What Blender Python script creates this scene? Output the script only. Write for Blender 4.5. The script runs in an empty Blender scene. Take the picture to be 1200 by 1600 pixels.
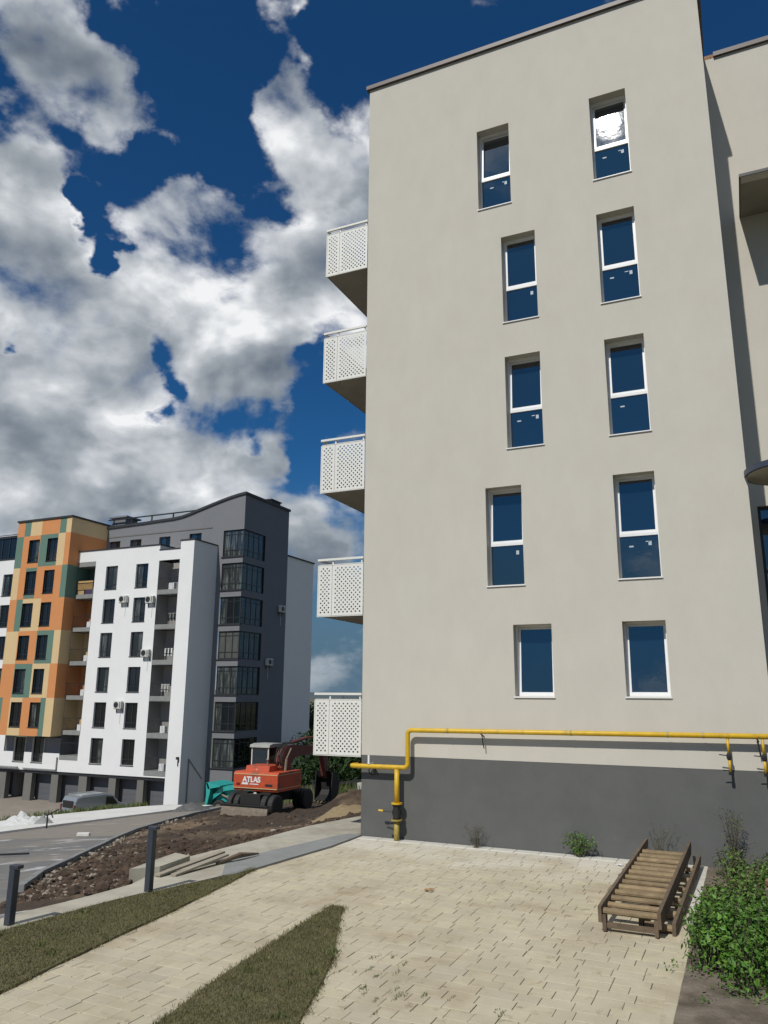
import bpy, bmesh, math, random
import numpy as np
from mathutils import Vector, Matrix, noise
random.seed(7); rng = np.random.default_rng(7)
R = math.radians
SC = bpy.context.scene
COL = SC.collection
# ------------------------------------------------------------------ camera
CAMZ = 2.9
pitch, yaw, roll = R(13.3), R(24.5), R(0.39)
fwd = Vector((-math.sin(yaw)*math.cos(pitch), math.cos(yaw)*math.cos(pitch), math.sin(pitch)))
rt = Vector((math.cos(yaw), math.sin(yaw), 0)); up = rt.cross(fwd)
r_ = rt*math.cos(roll)+up*math.sin(roll); u_ = up*math.cos(roll)-rt*math.sin(roll)
cam = bpy.data.cameras.new('camera'); camo = bpy.data.objects.new('camera', cam); COL.objects.link(camo)
cam.sensor_fit = 'VERTICAL'; cam.sensor_height = 36; cam.lens = 1210*36/1600
cam.clip_start = 0.1; cam.clip_end = 20000
m3 = Matrix((r_, u_, -fwd)).transposed()
camo.matrix_world = Matrix.Translation((0, 0, CAMZ)) @ m3.to_4x4()
SC.camera = camo
SC.view_settings.view_transform = 'Standard'; SC.view_settings.look = 'None'
SC.view_settings.exposure = 0.0; SC.view_settings.gamma = 1; SC.view_settings.use_curve_mapping = False
# ------------------------------------------------------------------ sun + sky
SUN = Vector((-0.15, -1.0, 1.10)).normalized()
sl = bpy.data.lights.new('sun', 'SUN'); so = bpy.data.objects.new('sun', sl); COL.objects.link(so)
sl.energy = 3.7; sl.angle = R(0.53); sl.color = (1.0, 0.965, 0.90)
so.rotation_euler = SUN.to_track_quat('Z', 'Y').to_euler()
so.location = (0, -10, 30)
W = bpy.data.worlds.new('World'); SC.world = W; W.use_nodes = True

def pixdir(x, y):     # direction of a cloud bank as compass heading and height, from the photograph's calibration
    d = fwd + r_*((x-600)/1210) - u_*((y-800)/1210)
    return d.normalized()

def build_world():
    nt = W.node_tree; nt.nodes.clear(); N = nt.nodes.new; L = nt.links.new
    def mth(op, a, b=None, c=None, clamp=False):
        n = N('ShaderNodeMath'); n.operation = op; n.use_clamp = clamp
        for i, v in enumerate((a, b, c)):
            if v is None: continue
            if isinstance(v, (int, float)): n.inputs[i].default_value = v
            else: L(v, n.inputs[i])
        return n.outputs[0]
    out = N('ShaderNodeOutputWorld'); bg = N('ShaderNodeBackground'); L(bg.outputs[0], out.inputs[0])
    sky = N('ShaderNodeTexSky'); sky.sky_type = 'NISHITA'; sky.sun_disc = False
    sky.sun_elevation = math.asin(SUN.z); sky.sun_rotation = math.atan2(SUN.x, SUN.y)
    sky.air_density = 1.0; sky.dust_density = 0.4; sky.ozone_density = 4.0; sky.altitude = 300
    tc = N('ShaderNodeTexCoord'); D = tc.outputs['Generated']
    sep = N('ShaderNodeSeparateXYZ'); L(D, sep.inputs[0]); Z = sep.outputs[2]
    mp = N('ShaderNodeVectorMath'); mp.operation = 'MULTIPLY'; L(D, mp.inputs[0]); mp.inputs[1].default_value = (1, 1, 1.45)
    def fbm(vec, scale, detail, rough, off=(0, 0, 0), dist=0.0):
        v = N('ShaderNodeVectorMath'); v.operation = 'ADD'; L(vec, v.inputs[0]); v.inputs[1].default_value = off
        n = N('ShaderNodeTexNoise'); n.inputs['Scale'].default_value = scale; n.inputs['Detail'].default_value = detail
        n.inputs['Roughness'].default_value = rough; n.inputs['Distortion'].default_value = dist
        L(v.outputs[0], n.inputs['Vector']); return n
    # warp so that cloud banks get ragged outlines
    wn = fbm(mp.outputs[0], 4.5, 6, 0.55, (3.1, 1.2, 0.4))
    w1 = N('ShaderNodeVectorMath'); w1.operation = 'SUBTRACT'; L(wn.outputs['Color'], w1.inputs[0]); w1.inputs[1].default_value = (.5, .5, .5)
    w2 = N('ShaderNodeVectorMath'); w2.operation = 'SCALE'; L(w1.outputs[0], w2.inputs[0]); w2.inputs['Scale'].default_value = 0.30
    w3 = N('ShaderNodeVectorMath'); w3.operation = 'ADD'; L(D, w3.inputs[0]); L(w2.outputs[0], w3.inputs[1]); WD = w3.outputs[0]
    banks = [(55,110,95,.9),(150,165,65,.8),(225,185,55,.55),(20,300,120,1),(60,400,120,1),(480,185,105,1),(440,130,50,.5),(525,260,100,1),
        (430,330,95,.9),(300,340,120,1.1),(520,380,90,.9),(100,470,130,1.1),(260,470,120,1.1),(400,440,110,1.1),(150,570,110,.9),(470,440,60,.7),
        (350,600,105,1.1),(440,565,70,.8),(60,650,130,1.2),(200,680,100,.9),(90,770,120,1.1),(290,740,80,.8),(385,745,60,1),(490,840,70,.9),(540,880,70,.9),
        (500,905,50,.6),(270,5,28,.7),(500,15,26,.6),(130,238,32,.6),(428,675,50,.9),(170,790,90,.8),(560,700,25,.3),(550,920,60,.6),
        (-120,300,200,.8),(-100,700,220,.9)]
    gaps = [(340,130,80,1.1),(250,70,90,1),(400,30,90,1.1),(560,50,70,1.1),(140,20,70,.6),(300,225,45,.7),(225,250,60,.8),(128,340,55,1.3),(185,415,45,1.3),
        (425,275,48,.85),(495,320,26,.6),(230,555,55,1.1),(195,600,35,.7),(10,530,30,.9),(520,500,48,1.6),(525,590,48,1.6),(500,660,50,1.3),(470,740,40,1.0),
        (330,712,36,.9),(540,640,60,1.2),(540,760,45,1.1),(425,520,22,.6),(230,790,35,.5),(440,790,20,.5),(400,640,22,.5),(430,50,75,1.0),(340,40,60,.9),(1160,40,150,1.2),(120,345,40,.5),(200,410,40,.5),(170,250,40,.5),(310,235,40,.5)]
    F = None
    for s, lst in ((1, banks), (-1, gaps)):
        for x, y, r, w in lst:
            d = pixdir(x, y)
            dn = N('ShaderNodeVectorMath'); dn.operation = 'DISTANCE'; L(WD, dn.inputs[0]); dn.inputs[1].default_value = d
            rr = r*1.25/1210*(fwd.dot(d))
            mr = N('ShaderNodeMapRange'); mr.interpolation_type = 'SMOOTHSTEP'; L(dn.outputs['Value'], mr.inputs['Value'])
            mr.inputs['From Min'].default_value = 0; mr.inputs['From Max'].default_value = rr
            mr.inputs['To Min'].default_value = s*w*0.40; mr.inputs['To Max'].default_value = 0
            F = mr.outputs[0] if F is None else mth('ADD', F, mr.outputs[0])
    dn = N('ShaderNodeVectorMath'); dn.operation = 'DISTANCE'; L(WD, dn.inputs[0]); dn.inputs[1].default_value = Vector((-.15, -1, .38)).normalized()
    mr = N('ShaderNodeMapRange'); mr.interpolation_type = 'SMOOTHSTEP'; L(dn.outputs['Value'], mr.inputs['Value']); mr.inputs['From Min'].default_value = .1; mr.inputs['From Max'].default_value = .75
    mr.inputs['To Min'].default_value = -.26; mr.inputs['To Max'].default_value = 0; F = mth('ADD', F, mr.outputs[0])
    F = mth('MINIMUM', F, 0.30); F = mth('MAXIMUM', F, -0.34)
    OFF = Vector((0.3, 5.2, 1.7)); SH = Vector((SUN.x*.03, SUN.y*.02, .06))
    n1 = fbm(mp.outputs[0], 4.2, 12, 0.58, OFF, 0.2)
    n3 = fbm(mp.outputs[0], 4.2, 4, 0.55, OFF, 0.2); n4 = fbm(mp.outputs[0], 4.2, 4, 0.55, OFF+SH, 0.2)
    big = fbm(mp.outputs[0], 1.5, 3, 0.5, (2.4, 9.1, 3.3))
    base = mth('ADD', mth('MULTIPLY', mth('SUBTRACT', n1.outputs['Fac'], .5), 1.9), mth('MULTIPLY', mth('SUBTRACT', big.outputs['Fac'], .5), .4))
    dens = mth('ADD', mth('ADD', base, F), .0)
    al = N('ShaderNodeMapRange'); al.interpolation_type = 'SMOOTHSTEP'; L(dens, al.inputs['Value'])
    al.inputs['From Min'].default_value = -0.04; al.inputs['From Max'].default_value = 0.24
    # light: noise gradient towards the sun gives lit knobs, depth of cloud gives grey undersides
    grad = mth('SUBTRACT', n3.outputs['Fac'], n4.outputs['Fac'])
    fine = fbm(mp.outputs[0], 11, 9, 0.6, (1.3, 0, 4), .3)
    soft = fbm(mp.outputs[0], 2.6, 3, 0.5, (9.3, 4, 1))
    lit = mth('ADD', 0.60, mth('MULTIPLY', grad, 2.6))
    lit = mth('ADD', lit, mth('MULTIPLY', mth('SUBTRACT', fine.outputs['Fac'], .5), 0.75))
    lit = mth('ADD', lit, mth('MULTIPLY', mth('SUBTRACT', soft.outputs['Fac'], .5), 1.25))
    lit = mth('SUBTRACT', lit, mth('MULTIPLY', mth('MAXIMUM', mth('SUBTRACT', dens, .30), 0), 0.40))
    rim = N('ShaderNodeMapRange'); rim.interpolation_type = 'SMOOTHSTEP'; L(dens, rim.inputs['Value']); rim.inputs['From Min'].default_value = 0.0; rim.inputs['From Max'].default_value = 0.34
    rim.inputs['To Min'].default_value = 0.24; rim.inputs['To Max'].default_value = 0.0
    lit = mth('ADD', lit, rim.outputs[0], None, True)
    rp = N('ShaderNodeValToRGB'); L(lit, rp.inputs[0]); e = rp.color_ramp.elements
    e[0].position = 0.04; e[0].color = (.125, .155, .20, 1); e[1].position = .93; e[1].color = (.93, .94, .95, 1)
    for p, c in ((.33, (.23, .265, .305, 1)), (.55, (.37, .405, .44, 1)), (.75, (.60, .63, .66, 1))):
        q = e.new(p); q.color = c
    # clear sky strength and cloud brightness
    sm = N('ShaderNodeVectorMath'); sm.operation = 'SCALE'; L(sky.outputs[0], sm.inputs[0]); sm.inputs['Scale'].default_value = SKY_K
    tn = N('ShaderNodeVectorMath'); tn.operation = 'MULTIPLY'; L(sm.outputs[0], tn.inputs[0]); tn.inputs[1].default_value = (.24, .74, 1.12)
    hf = N('ShaderNodeMapRange'); hf.interpolation_type = 'SMOOTHSTEP'; L(Z, hf.inputs['Value']); hf.inputs['From Min'].default_value = 0.02; hf.inputs['From Max'].default_value = 0.30
    hf.inputs['To Min'].default_value = 1.0; hf.inputs['To Max'].default_value = 0.0
    hm = N('ShaderNodeMix'); hm.data_type = 'RGBA'; L(hf.outputs[0], hm.inputs[0]); L(tn.outputs[0], hm.inputs[6]); hm.inputs[7].default_value = (.092, .165, .235, 1)
    hz = N('ShaderNodeMapRange'); L(Z, hz.inputs['Value']); hz.inputs['From Min'].default_value = 0.0; hz.inputs['From Max'].default_value = 0.16
    hz.inputs['To Min'].default_value = 0.25; hz.inputs['To Max'].default_value = 1.0; hz.clamp = True
    a2 = mth('MULTIPLY', al.outputs[0], hz.outputs[0])
    a2 = mth('MULTIPLY', a2, 0.96)
    mx = N('ShaderNodeMix'); mx.data_type = 'RGBA'; L(a2, mx.inputs[0]); L(hm.outputs[2], mx.inputs[6]); L(rp.outputs[0], mx.inputs[7])
    L(mx.outputs[2], bg.inputs[0]); bg.inputs[1].default_value = 1.0
SKY_K = 0.055
build_world()
W.cycles.sampling_method = 'MANUAL'; W.cycles.sample_map_resolution = 512

# ------------------------------------------------------------------ materials
MATS = {}
def mat(name, col, rough=.8, noise_scale=0, var=0.0, bump=0.0, bscale=40, metal=0.0, spec=None, col2=None, c2scale=1.0, c2lo=.45, c2hi=.6, detail=6, col3=None, c3scale=10, c3lo=.6, c3hi=.7,
        stretch=(1, 1, 1), island=0.0, ior=None, trans=0.0, bdist=.01, tint=None):
    if name in MATS: return MATS[name]
    m = bpy.data.materials.new(name); m.use_nodes = True; nt = m.node_tree; N = nt.nodes.new; L = nt.links.new
    b = nt.nodes['Principled BSDF']; b.inputs['Roughness'].default_value = rough; b.inputs['Metallic'].default_value = metal
    if spec is not None: b.inputs['Specular IOR Level'].default_value = spec
    if ior: b.inputs['IOR'].default_value = ior
    c = (*col, 1); b.inputs['Base Color'].default_value = c
    geo = N('ShaderNodeNewGeometry'); mp = N('ShaderNodeMapping'); L(geo.outputs['Position'], mp.inputs[0]); mp.inputs['Scale'].default_value = stretch
    cur = None
    def mixc(f, a, bcol):
        x = N('ShaderNodeMix'); x.data_type = 'RGBA'; L(f, x.inputs[0])
        if a is None: x.inputs[6].default_value = c
        else: L(a, x.inputs[6])
        x.inputs[7].default_value = (*bcol, 1); return x.outputs[2]
    if col2:
        n = N('ShaderNodeTexNoise'); n.inputs['Scale'].default_value = c2scale; n.inputs['Detail'].default_value = detail; n.inputs['Roughness'].default_value = .6
        L(mp.outputs[0], n.inputs[0]); r = N('ShaderNodeMapRange'); L(n.outputs[0], r.inputs[0]); r.inputs[1].default_value = c2lo; r.inputs[2].default_value = c2hi
        r.clamp = True
        cur = mixc(r.outputs[0], cur, col2)
    if col3:
        n = N('ShaderNodeTexNoise'); n.inputs['Scale'].default_value = c3scale; n.inputs['Detail'].default_value = detail; n.inputs['Roughness'].default_value = .62
        L(geo.outputs['Position'], n.inputs[0]); r = N('ShaderNodeMapRange'); L(n.outputs[0], r.inputs[0]); r.inputs[1].default_value = c3lo; r.inputs[2].default_value = c3hi
        cur = mixc(r.outputs[0], cur, col3)
    if var or island:
        n = N('ShaderNodeTexNoise'); n.inputs['Scale'].default_value = noise_scale or 5; n.inputs['Detail'].default_value = detail; n.inputs['Roughness'].default_value = .65
        L(mp.outputs[0], n.inputs[0])
        r = N('ShaderNodeMapRange'); L(n.outputs[0], r.inputs[0]); r.inputs[1].default_value = .25; r.inputs[2].default_value = .75
        r.inputs[3].default_value = 1-var; r.inputs[4].default_value = 1+var
        val = r.outputs[0]
        if island:
            oi = N('ShaderNodeObjectInfo'); ad = N('ShaderNodeMath'); ad.operation = 'ADD'; L(oi.outputs['Random'], ad.inputs[0]); L(geo.outputs['Random Per Island'], ad.inputs[1])
            fr = N('ShaderNodeMath'); fr.operation = 'FRACT'; L(ad.outputs[0], fr.inputs[0])
            r2 = N('ShaderNodeMapRange'); L(fr.outputs[0], r2.inputs[0]); r2.inputs[3].default_value = 1-island; r2.inputs[4].default_value = 1+island
            mu = N('ShaderNodeMath'); mu.operation = 'MULTIPLY'; L(val, mu.inputs[0]); L(r2.outputs[0], mu.inputs[1]); val = mu.outputs[0]
            if tint:
                wn = N('ShaderNodeTexWhiteNoise'); wn.noise_dimensions = '1D'; L(fr.outputs[0], wn.inputs['W'])
                rr = N('ShaderNodeMapRange'); L(wn.outputs[0], rr.inputs[0]); rr.inputs[1].default_value = .2; rr.inputs[2].default_value = 1.0; rr.inputs[4].default_value = .75
                cur = mixc(rr.outputs[0], cur, tint)
        vs = N('ShaderNodeVectorMath'); vs.operation = 'SCALE'
        if cur is None: vs.inputs[0].default_value = col
        else: L(cur, vs.inputs[0])
        L(val, vs.inputs['Scale']); cur = vs.outputs[0]
    if cur is not None: L(cur, b.inputs['Base Color'])
    if bump:
        n = N('ShaderNodeTexNoise'); n.inputs['Scale'].default_value = bscale; n.inputs['Detail'].default_value = 5; n.inputs['Roughness'].default_value = .6
        L(mp.outputs[0], n.inputs[0]); bp = N('ShaderNodeBump'); bp.inputs['Strength'].default_value = bump; bp.inputs['Distance'].default_value = bdist
        L(n.outputs[0], bp.inputs['Height']); L(bp.outputs[0], b.inputs['Normal'])
    if trans: b.inputs['Transmission Weight'].default_value = trans
    MATS[name] = m; return m

M = {}
M['stucco'] = mat('beige_stucco', (.52, .492, .425), .9, 2.2, .035, .4, 70, col3=(.508, .477, .412), c3scale=1.3, c3lo=.42, c3hi=.66, col2=(.507, .482, .412), c2scale=1.0, c2lo=.46, c2hi=.72, stretch=(1.2, 1.2, .55), detail=9, bdist=.008)
M['plinth'] = mat('grey_stucco', (.105, .107, .102), .88, 3, .06, .4, 90, col2=(.097, .099, .094), c2scale=1.2, bdist=.006)
M['cap'] = mat('brown_metal', (.07, .05, .042), .5)
M['white'] = mat('white_plastic', (.78, .78, .77), .35, 3, .03)
M['balcony'] = mat('white_powdercoat', (.70, .69, .635), .45, 5, .03)
M['soffit'] = mat('raw_concrete_soffit', (.27, .245, .20), .9, 2, .12)
M['sticker'] = mat('paper_sticker', (.42, .48, .52), .6)
M['rubber'] = mat('black_rubber', (.016, .016, .016), .7, 20, .2, .3, 60)
M['dark'] = mat('dark_void', (.012, .013, .015), .8)  # near-black colour for the darkness of unlit interiors
def glassmat(name, col, ior, rough=.02, bump=.02, bscale=.9):
    m = mat(name, col, rough, ior=ior, bump=bump, bscale=bscale, bdist=.05); return m
M['glass'] = glassmat('coated_window_glass', (.006, .017, .032), 2.3, .016, .035, 1.4)
M['glassdark'] = glassmat('dark_glass', (.006, .008, .01), 1.75)
M['glasscurt'] = mat('curtained_glass', (.03, .035, .035), .04, 3.0, .75, spec=.6, ior=1.7, col2=(.11, .125, .115), c2scale=2.4, c2lo=.5, c2hi=.62, stretch=(2.5, 2.5, .25))
M['glassblind'] = mat('glass_with_pale_blind', (.085, .09, .08), .05, 3.0, .3, ior=1.7, stretch=(2.5, 2.5, .3))
M['frame'] = mat('anthracite_frame', (.022, .024, .027), .45)
M['yellow'] = mat('yellow_gas_paint', (.58, .36, .015), .45, 7, .14, .3, 30, col2=(.36, .23, .03), c2scale=5, c2lo=.56, c2hi=.74)
M['yellowold'] = mat('dull_yellow_paint', (.33, .25, .05), .55, 15, .25, .2, 60)
M['black'] = mat('black_steel', (.012, .012, .014), .5, 10, .2)
M['wood'] = mat('weathered_wood', (.115, .082, .052), .85, 6, .35, .6, 26, stretch=(1, 1, 1), island=.2, bdist=.008)
M['woodrung'] = mat('pale_weathered_wood', (.235, .172, .092), .85, 6, .3, .6, 30, island=.18, col2=(.20, .14, .08), c2scale=5, bdist=.008)
M['paver'] = mat('sand_paver', (.462, .41, .288), .87, 1.3, .14, .35, 60, island=.04, tint=(.43, .385, .285), col3=(.22, .17, .11), c3scale=5.5, c3lo=.58, c3hi=.74, col2=(.33, .265, .175), c2scale=.75, c2lo=.47, c2hi=.70, detail=10, bdist=.006)
def dust_near_wall(m):      # cement dust trodden into the blocks along the foot of the wall
    nt = m.node_tree; N = nt.nodes.new; L = nt.links.new; b = nt.nodes['Principled BSDF']; src = b.inputs['Base Color'].links[0].from_socket
    g = N('ShaderNodeNewGeometry'); sp = N('ShaderNodeSeparateXYZ'); L(g.outputs['Position'], sp.inputs[0])
    n = N('ShaderNodeTexNoise'); n.inputs['Scale'].default_value = 1.1; n.inputs['Detail'].default_value = 8; L(g.outputs['Position'], n.inputs[0])
    a = N('ShaderNodeMath'); a.operation = 'MULTIPLY_ADD'; L(n.outputs[0], a.inputs[0]); a.inputs[1].default_value = 5.0; L(sp.outputs[1], a.inputs[2])
    r = N('ShaderNodeMapRange'); r.interpolation_type = 'SMOOTHSTEP'; L(a.outputs[0], r.inputs[0]); r.inputs[1].default_value = 15.6; r.inputs[2].default_value = 18.4; r.inputs[4].default_value = .8
    x = N('ShaderNodeMix'); x.data_type = 'RGBA'; L(r.outputs[0], x.inputs[0]); L(src, x.inputs[6]); x.inputs[7].default_value = (.58, .55, .47, 1); L(x.outputs[2], b.inputs['Base Color'])
dust_near_wall(M['paver'])
M['joint'] = mat('shaded_joint_sand', (.12, .10, .072), .95, 12, .3, .4, 80)  # joint sand, darkened in place of missing shadow in the row gaps
M['cement'] = mat('pale_cement', (.52, .50, .44), .9, 4, .16, .3, 60)
M['concrete'] = mat('concrete_light', (.40, .375, .30), .9, 2.2, .16, .3, 50, col2=(.32, .29, .225), c2scale=.9)
M['concgrey'] = mat('concrete_grey', (.22, .225, .215), .9, 2.2, .15, .3, 50)
M['asphalt'] = mat('dusty_asphalt', (.15, .148, .14), .9, 3, .2, .5, 60, col3=(.22, .195, .16), c3scale=.35, c3lo=.45, c3hi=.65, col2=(.42, .41, .39), c2scale=.55, c2lo=.565, c2hi=.62, stretch=(.8, 1.6, 1), detail=9)
M['asphalt2'] = mat('dirty_asphalt', (.225, .20, .165), .92, 3, .16, .5, 60, col2=(.40, .37, .32), c2scale=.5, c2lo=.58, c2hi=.7, stretch=(.4, 1.2, 1), detail=9)
M['apron'] = mat('fresh_concrete', (.62, .61, .57), .9, 2, .10, .2, 40, col2=(.48, .46, .42), c2scale=.5, c2lo=.55, c2hi=.7)
M['yard'] = mat('yard_concrete', (.23, .20, .165), .92, 1, .15, .2, 30)
M['soil'] = mat('turned_soil', (.050, .033, .020), .97, 3.0, .40, .9, 14, col2=(.17, .12, .072), c2scale=.30, c2lo=.50, c2hi=.62, detail=12, bdist=.06)
M['clod'] = mat('soil_clod', (.066, .042, .026), .97, 8, .35, .8, 30, island=.4, bdist=.03)
M['stone'] = mat('pale_stone', (.24, .205, .16), .9, 9, .25, .6, 30, island=.3, bdist=.02)
M['sand'] = mat('sand_heap', (.26, .195, .105), .97, 8, .2, .8, 30, bdist=.03)
M['earth'] = mat('bare_earth', (.17, .14, .105), .97, 5, .3, .8, 25, col2=(.105, .083, .058), c2scale=2.4, bdist=.03)
M['ground'] = mat('far_ground', (.075, .08, .04), .97, .08, .3, col2=(.13, .11, .07), c2scale=.03)
M['grass'] = mat('short_grass', (.115, .112, .044), .85, 2.2, .40, island=.3, tint=(.175, .145, .075), spec=.1)
M['lawnsoil'] = mat('lawn_thatch', (.11, .10, .048), .97, 14, .3, .8, 40)
M['leaf'] = mat('bright_leaf', (.055, .145, .016), .55, 2.5, .3, island=.45, spec=.35, tint=(.12, .21, .03))
M['leafdry'] = mat('olive_weed', (.10, .14, .04), .7, 3, .3, island=.4, tint=(.14, .13, .07), spec=.2)
M['drystalk'] = mat('dry_stalk', (.10, .085, .055), .8, 5, .3, island=.3)
M['leafdark'] = mat('dark_tree_leaf', (.022, .045, .012), .7, 1, .35, island=.4, spec=.2)
M['bark'] = mat('bark', (.06, .045, .03), .9, 8, .3)
M['brown'] = mat('terracotta_block', (.22, .12, .075), .85, 9, .15, .4, 40)
M['wwall'] = mat('white_render', (.71, .71, .695), .88, .8, .03, .2, 60, bdist=.004)
M['gwall'] = mat('grey_render', (.17, .175, .185), .88, .8, .05)
M['dgwall'] = mat('shaded_grey_render', (.135, .145, .165), .88, .8, .05)  # front grey made darker and bluer: skylit shade put into the colour
M['cgrey'] = mat('garage_column_grey', (.15, .145, .13), .88, .8, .08)
M['gdoor'] = mat('garage_door_metal', (.10, .105, .115), .6, 2, .05)
M['orange'] = mat('orange_render', (.56, .235, .085), .88, 1, .04)
M['cream'] = mat('cream_render', (.60, .44, .235), .88, 1, .04)
M['green'] = mat('teal_green_render', (.105, .185, .145), .88, 1, .04)
M['roof'] = mat('dark_roof', (.025, .027, .03), .6)
M['machine'] = mat('orange_machine_paint', (.48, .07, .022), .5, 6, .15, col2=(.16, .08, .045), c2scale=2.2, c2lo=.52, c2hi=.68, col3=(.10, .07, .05), c3scale=14, c3lo=.60, c3hi=.7)
M['machined'] = mat('worn_red_paint', (.14, .035, .022), .6, 7, .3)
M['teal'] = mat('teal_machine_paint', (.02, .30, .27), .45, 6, .12)
M['steel'] = mat('worn_steel', (.20, .165, .12), .6, 6, .3, .4, 20, metal=.2)
M['greasy'] = mat('greasy_black', (.014, .013, .012), .7, 8, .3)
M['offwhite'] = mat('off_white_paint', (.55, .55, .5), .5, 5, .1)
M['silver'] = mat('silver_car_paint', (.30, .33, .35), .3, metal=.4)
M['bag'] = mat('white_plastic_sheet', (.70, .70, .68), .5, 8, .1)
M['anthra'] = mat('anthracite_bollard_paint', (.035, .042, .055), .5, 8, .1)
M['hill'] = mat('distant_hill', (.06, .085, .09), .95, .004, .2)
M['navy'] = mat('navy_canopy', (.045, .055, .085), .45)
M['canopyunder'] = mat('canopy_underside', (.32, .29, .24), .8)
M['lamp_red'] = mat('dark_red_lens', (.15, .01, .01), .3)
M['tan'] = mat('tan_boards', (.42, .26, .10), .8, 4, .15)
M['purple'] = mat('purple_cloth', (.09, .05, .13), .8)

# ------------------------------------------------------------------ mesh helpers
class MB:
    def __init__(s): s.v = []; s.f = []
    def quad(s, a, b, c, d):
        i = len(s.v); s.v += [tuple(a), tuple(b), tuple(c), tuple(d)]; s.f.append((i, i+1, i+2, i+3)); return s
    def poly(s, pts):
        i = len(s.v); s.v += [tuple(p) for p in pts]; s.f.append(tuple(range(i, i+len(pts)))); return s
    def box(s, x0, y0, z0, x1, y1, z1):
        i = len(s.v)
        s.v += [(x0, y0, z0), (x1, y0, z0), (x1, y1, z0), (x0, y1, z0), (x0, y0, z1), (x1, y0, z1), (x1, y1, z1), (x0, y1, z1)]
        for f in ((0, 3, 2, 1), (4, 5, 6, 7), (0, 1, 5, 4), (1, 2, 6, 5), (2, 3, 7, 6), (3, 0, 4, 7)): s.f.append(tuple(i+k for k in f))
        return s
    def cbox(s, x0, y0, z0, x1, y1, z1, c=.01):      # box with chamfered vertical and top edges
        i = len(s.v)
        lo = [(x0+c, y0), (x1-c, y0), (x1, y0+c), (x1, y1-c), (x1-c, y1), (x0+c, y1), (x0, y1-c), (x0, y0+c)]
        hi = [(min(max(x, x0+c), x1-c), min(max(y, y0+c), y1-c)) for x, y in lo]
        hi = [(x0+c*1.7, y0+c), (x1-c*1.7, y0+c), (x1-c, y0+c*1.7), (x1-c, y1-c*1.7), (x1-c*1.7, y1-c), (x0+c*1.7, y1-c), (x0+c, y1-c*1.7), (x0+c, y0+c*1.7)]
        s.v += [(x, y, z0) for x, y in lo]+[(x, y, z1-c) for x, y in lo]+[(x, y, z1) for x, y in hi]
        for k in range(8):
            n = (k+1) % 8
            s.f.append((i+k, i+n, i+8+n, i+8+k)); s.f.append((i+8+k, i+8+n, i+16+n, i+16+k))
        s.f.append(tuple(i+16+k for k in range(8))); s.f.append(tuple(i+7-k for k in range(8)))
        return s
    def obox(s, p, q, w, h, upv=(0, 0, 1)):           # beam from p to q with width w and height h
        p = Vector(p); q = Vector(q); d = (q-p).normalized(); u = Vector(upv); sd = d.cross(u)
        if sd.length < 1e-4: sd = d.cross(Vector((1, 0, 0)))
        sd.normalize(); u = sd.cross(d)
        i = len(s.v)
        for P in (p, q):
            for a, b in ((-1, -1), (1, -1), (1, 1), (-1, 1)): s.v.append(tuple(P+sd*a*w/2+u*b*h/2))
        for f in ((0, 1, 2, 3), (7, 6, 5, 4), (0, 4, 5, 1), (1, 5, 6, 2), (2, 6, 7, 3), (3, 7, 4, 0)): s.f.append(tuple(i+k for k in f))
        return s
    def tube(s, pts, r, n=10, caps=True):
        pts = [Vector(p) for p in pts]; rs = r if isinstance(r, (list, tuple)) else [r]*len(pts)
        i0 = len(s.v); prev = None
        for k, P in enumerate(pts):
            t = (pts[min(k+1, len(pts)-1)]-pts[max(k-1, 0)]).normalized()
            a = Vector((0, 0, 1)) if abs(t.z) < .9 else Vector((1, 0, 0))
            if prev is not None: a = prev
            x = (a-t*a.dot(t)).normalized(); y = t.cross(x); prev = x
            for j in range(n):
                an = 2*math.pi*j/n; s.v.append(tuple(P+(x*math.cos(an)+y*math.sin(an))*rs[k]))
        for k in range(len(pts)-1):
            for j in range(n):
                a = i0+k*n+j; b = i0+k*n+(j+1) % n; s.f.append((a, b, b+n, a+n))
        if caps:
            s.f.append(tuple(i0+n-1-j for j in range(n))); s.f.append(tuple(i0+(len(pts)-1)*n+j for j in range(n)))
        return s
    def prism(s, pts2, a0, a1, axis='x'):             # extrude closed 2D outline
        i = len(s.v); n = len(pts2)
        for a in (a0, a1):
            for p, q in pts2:
                s.v.append((a, p, q) if axis == 'x' else ((p, a, q) if axis == 'y' else (p, q, a)))
        for k in range(n): s.f.append((i+k, i+(k+1) % n, i+n+(k+1) % n, i+n+k))
        s.f.append(tuple(i+k for k in range(n))[::-1]); s.f.append(tuple(i+n+k for k in range(n)))
        return s
    def mesh(s, name, m, smooth=False, recalc=True):
        me = bpy.data.meshes.new(name); me.from_pydata(s.v, [], s.f)
        if recalc:
            bm = bmesh.new(); bm.from_mesh(me); bmesh.ops.recalc_face_normals(bm, faces=bm.faces); bm.to_mesh(me); bm.free()
        if m: me.materials.append(m)
        if smooth: me.polygons.foreach_set('use_smooth', [True]*len(me.polygons))
        me.update(); return me

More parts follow.
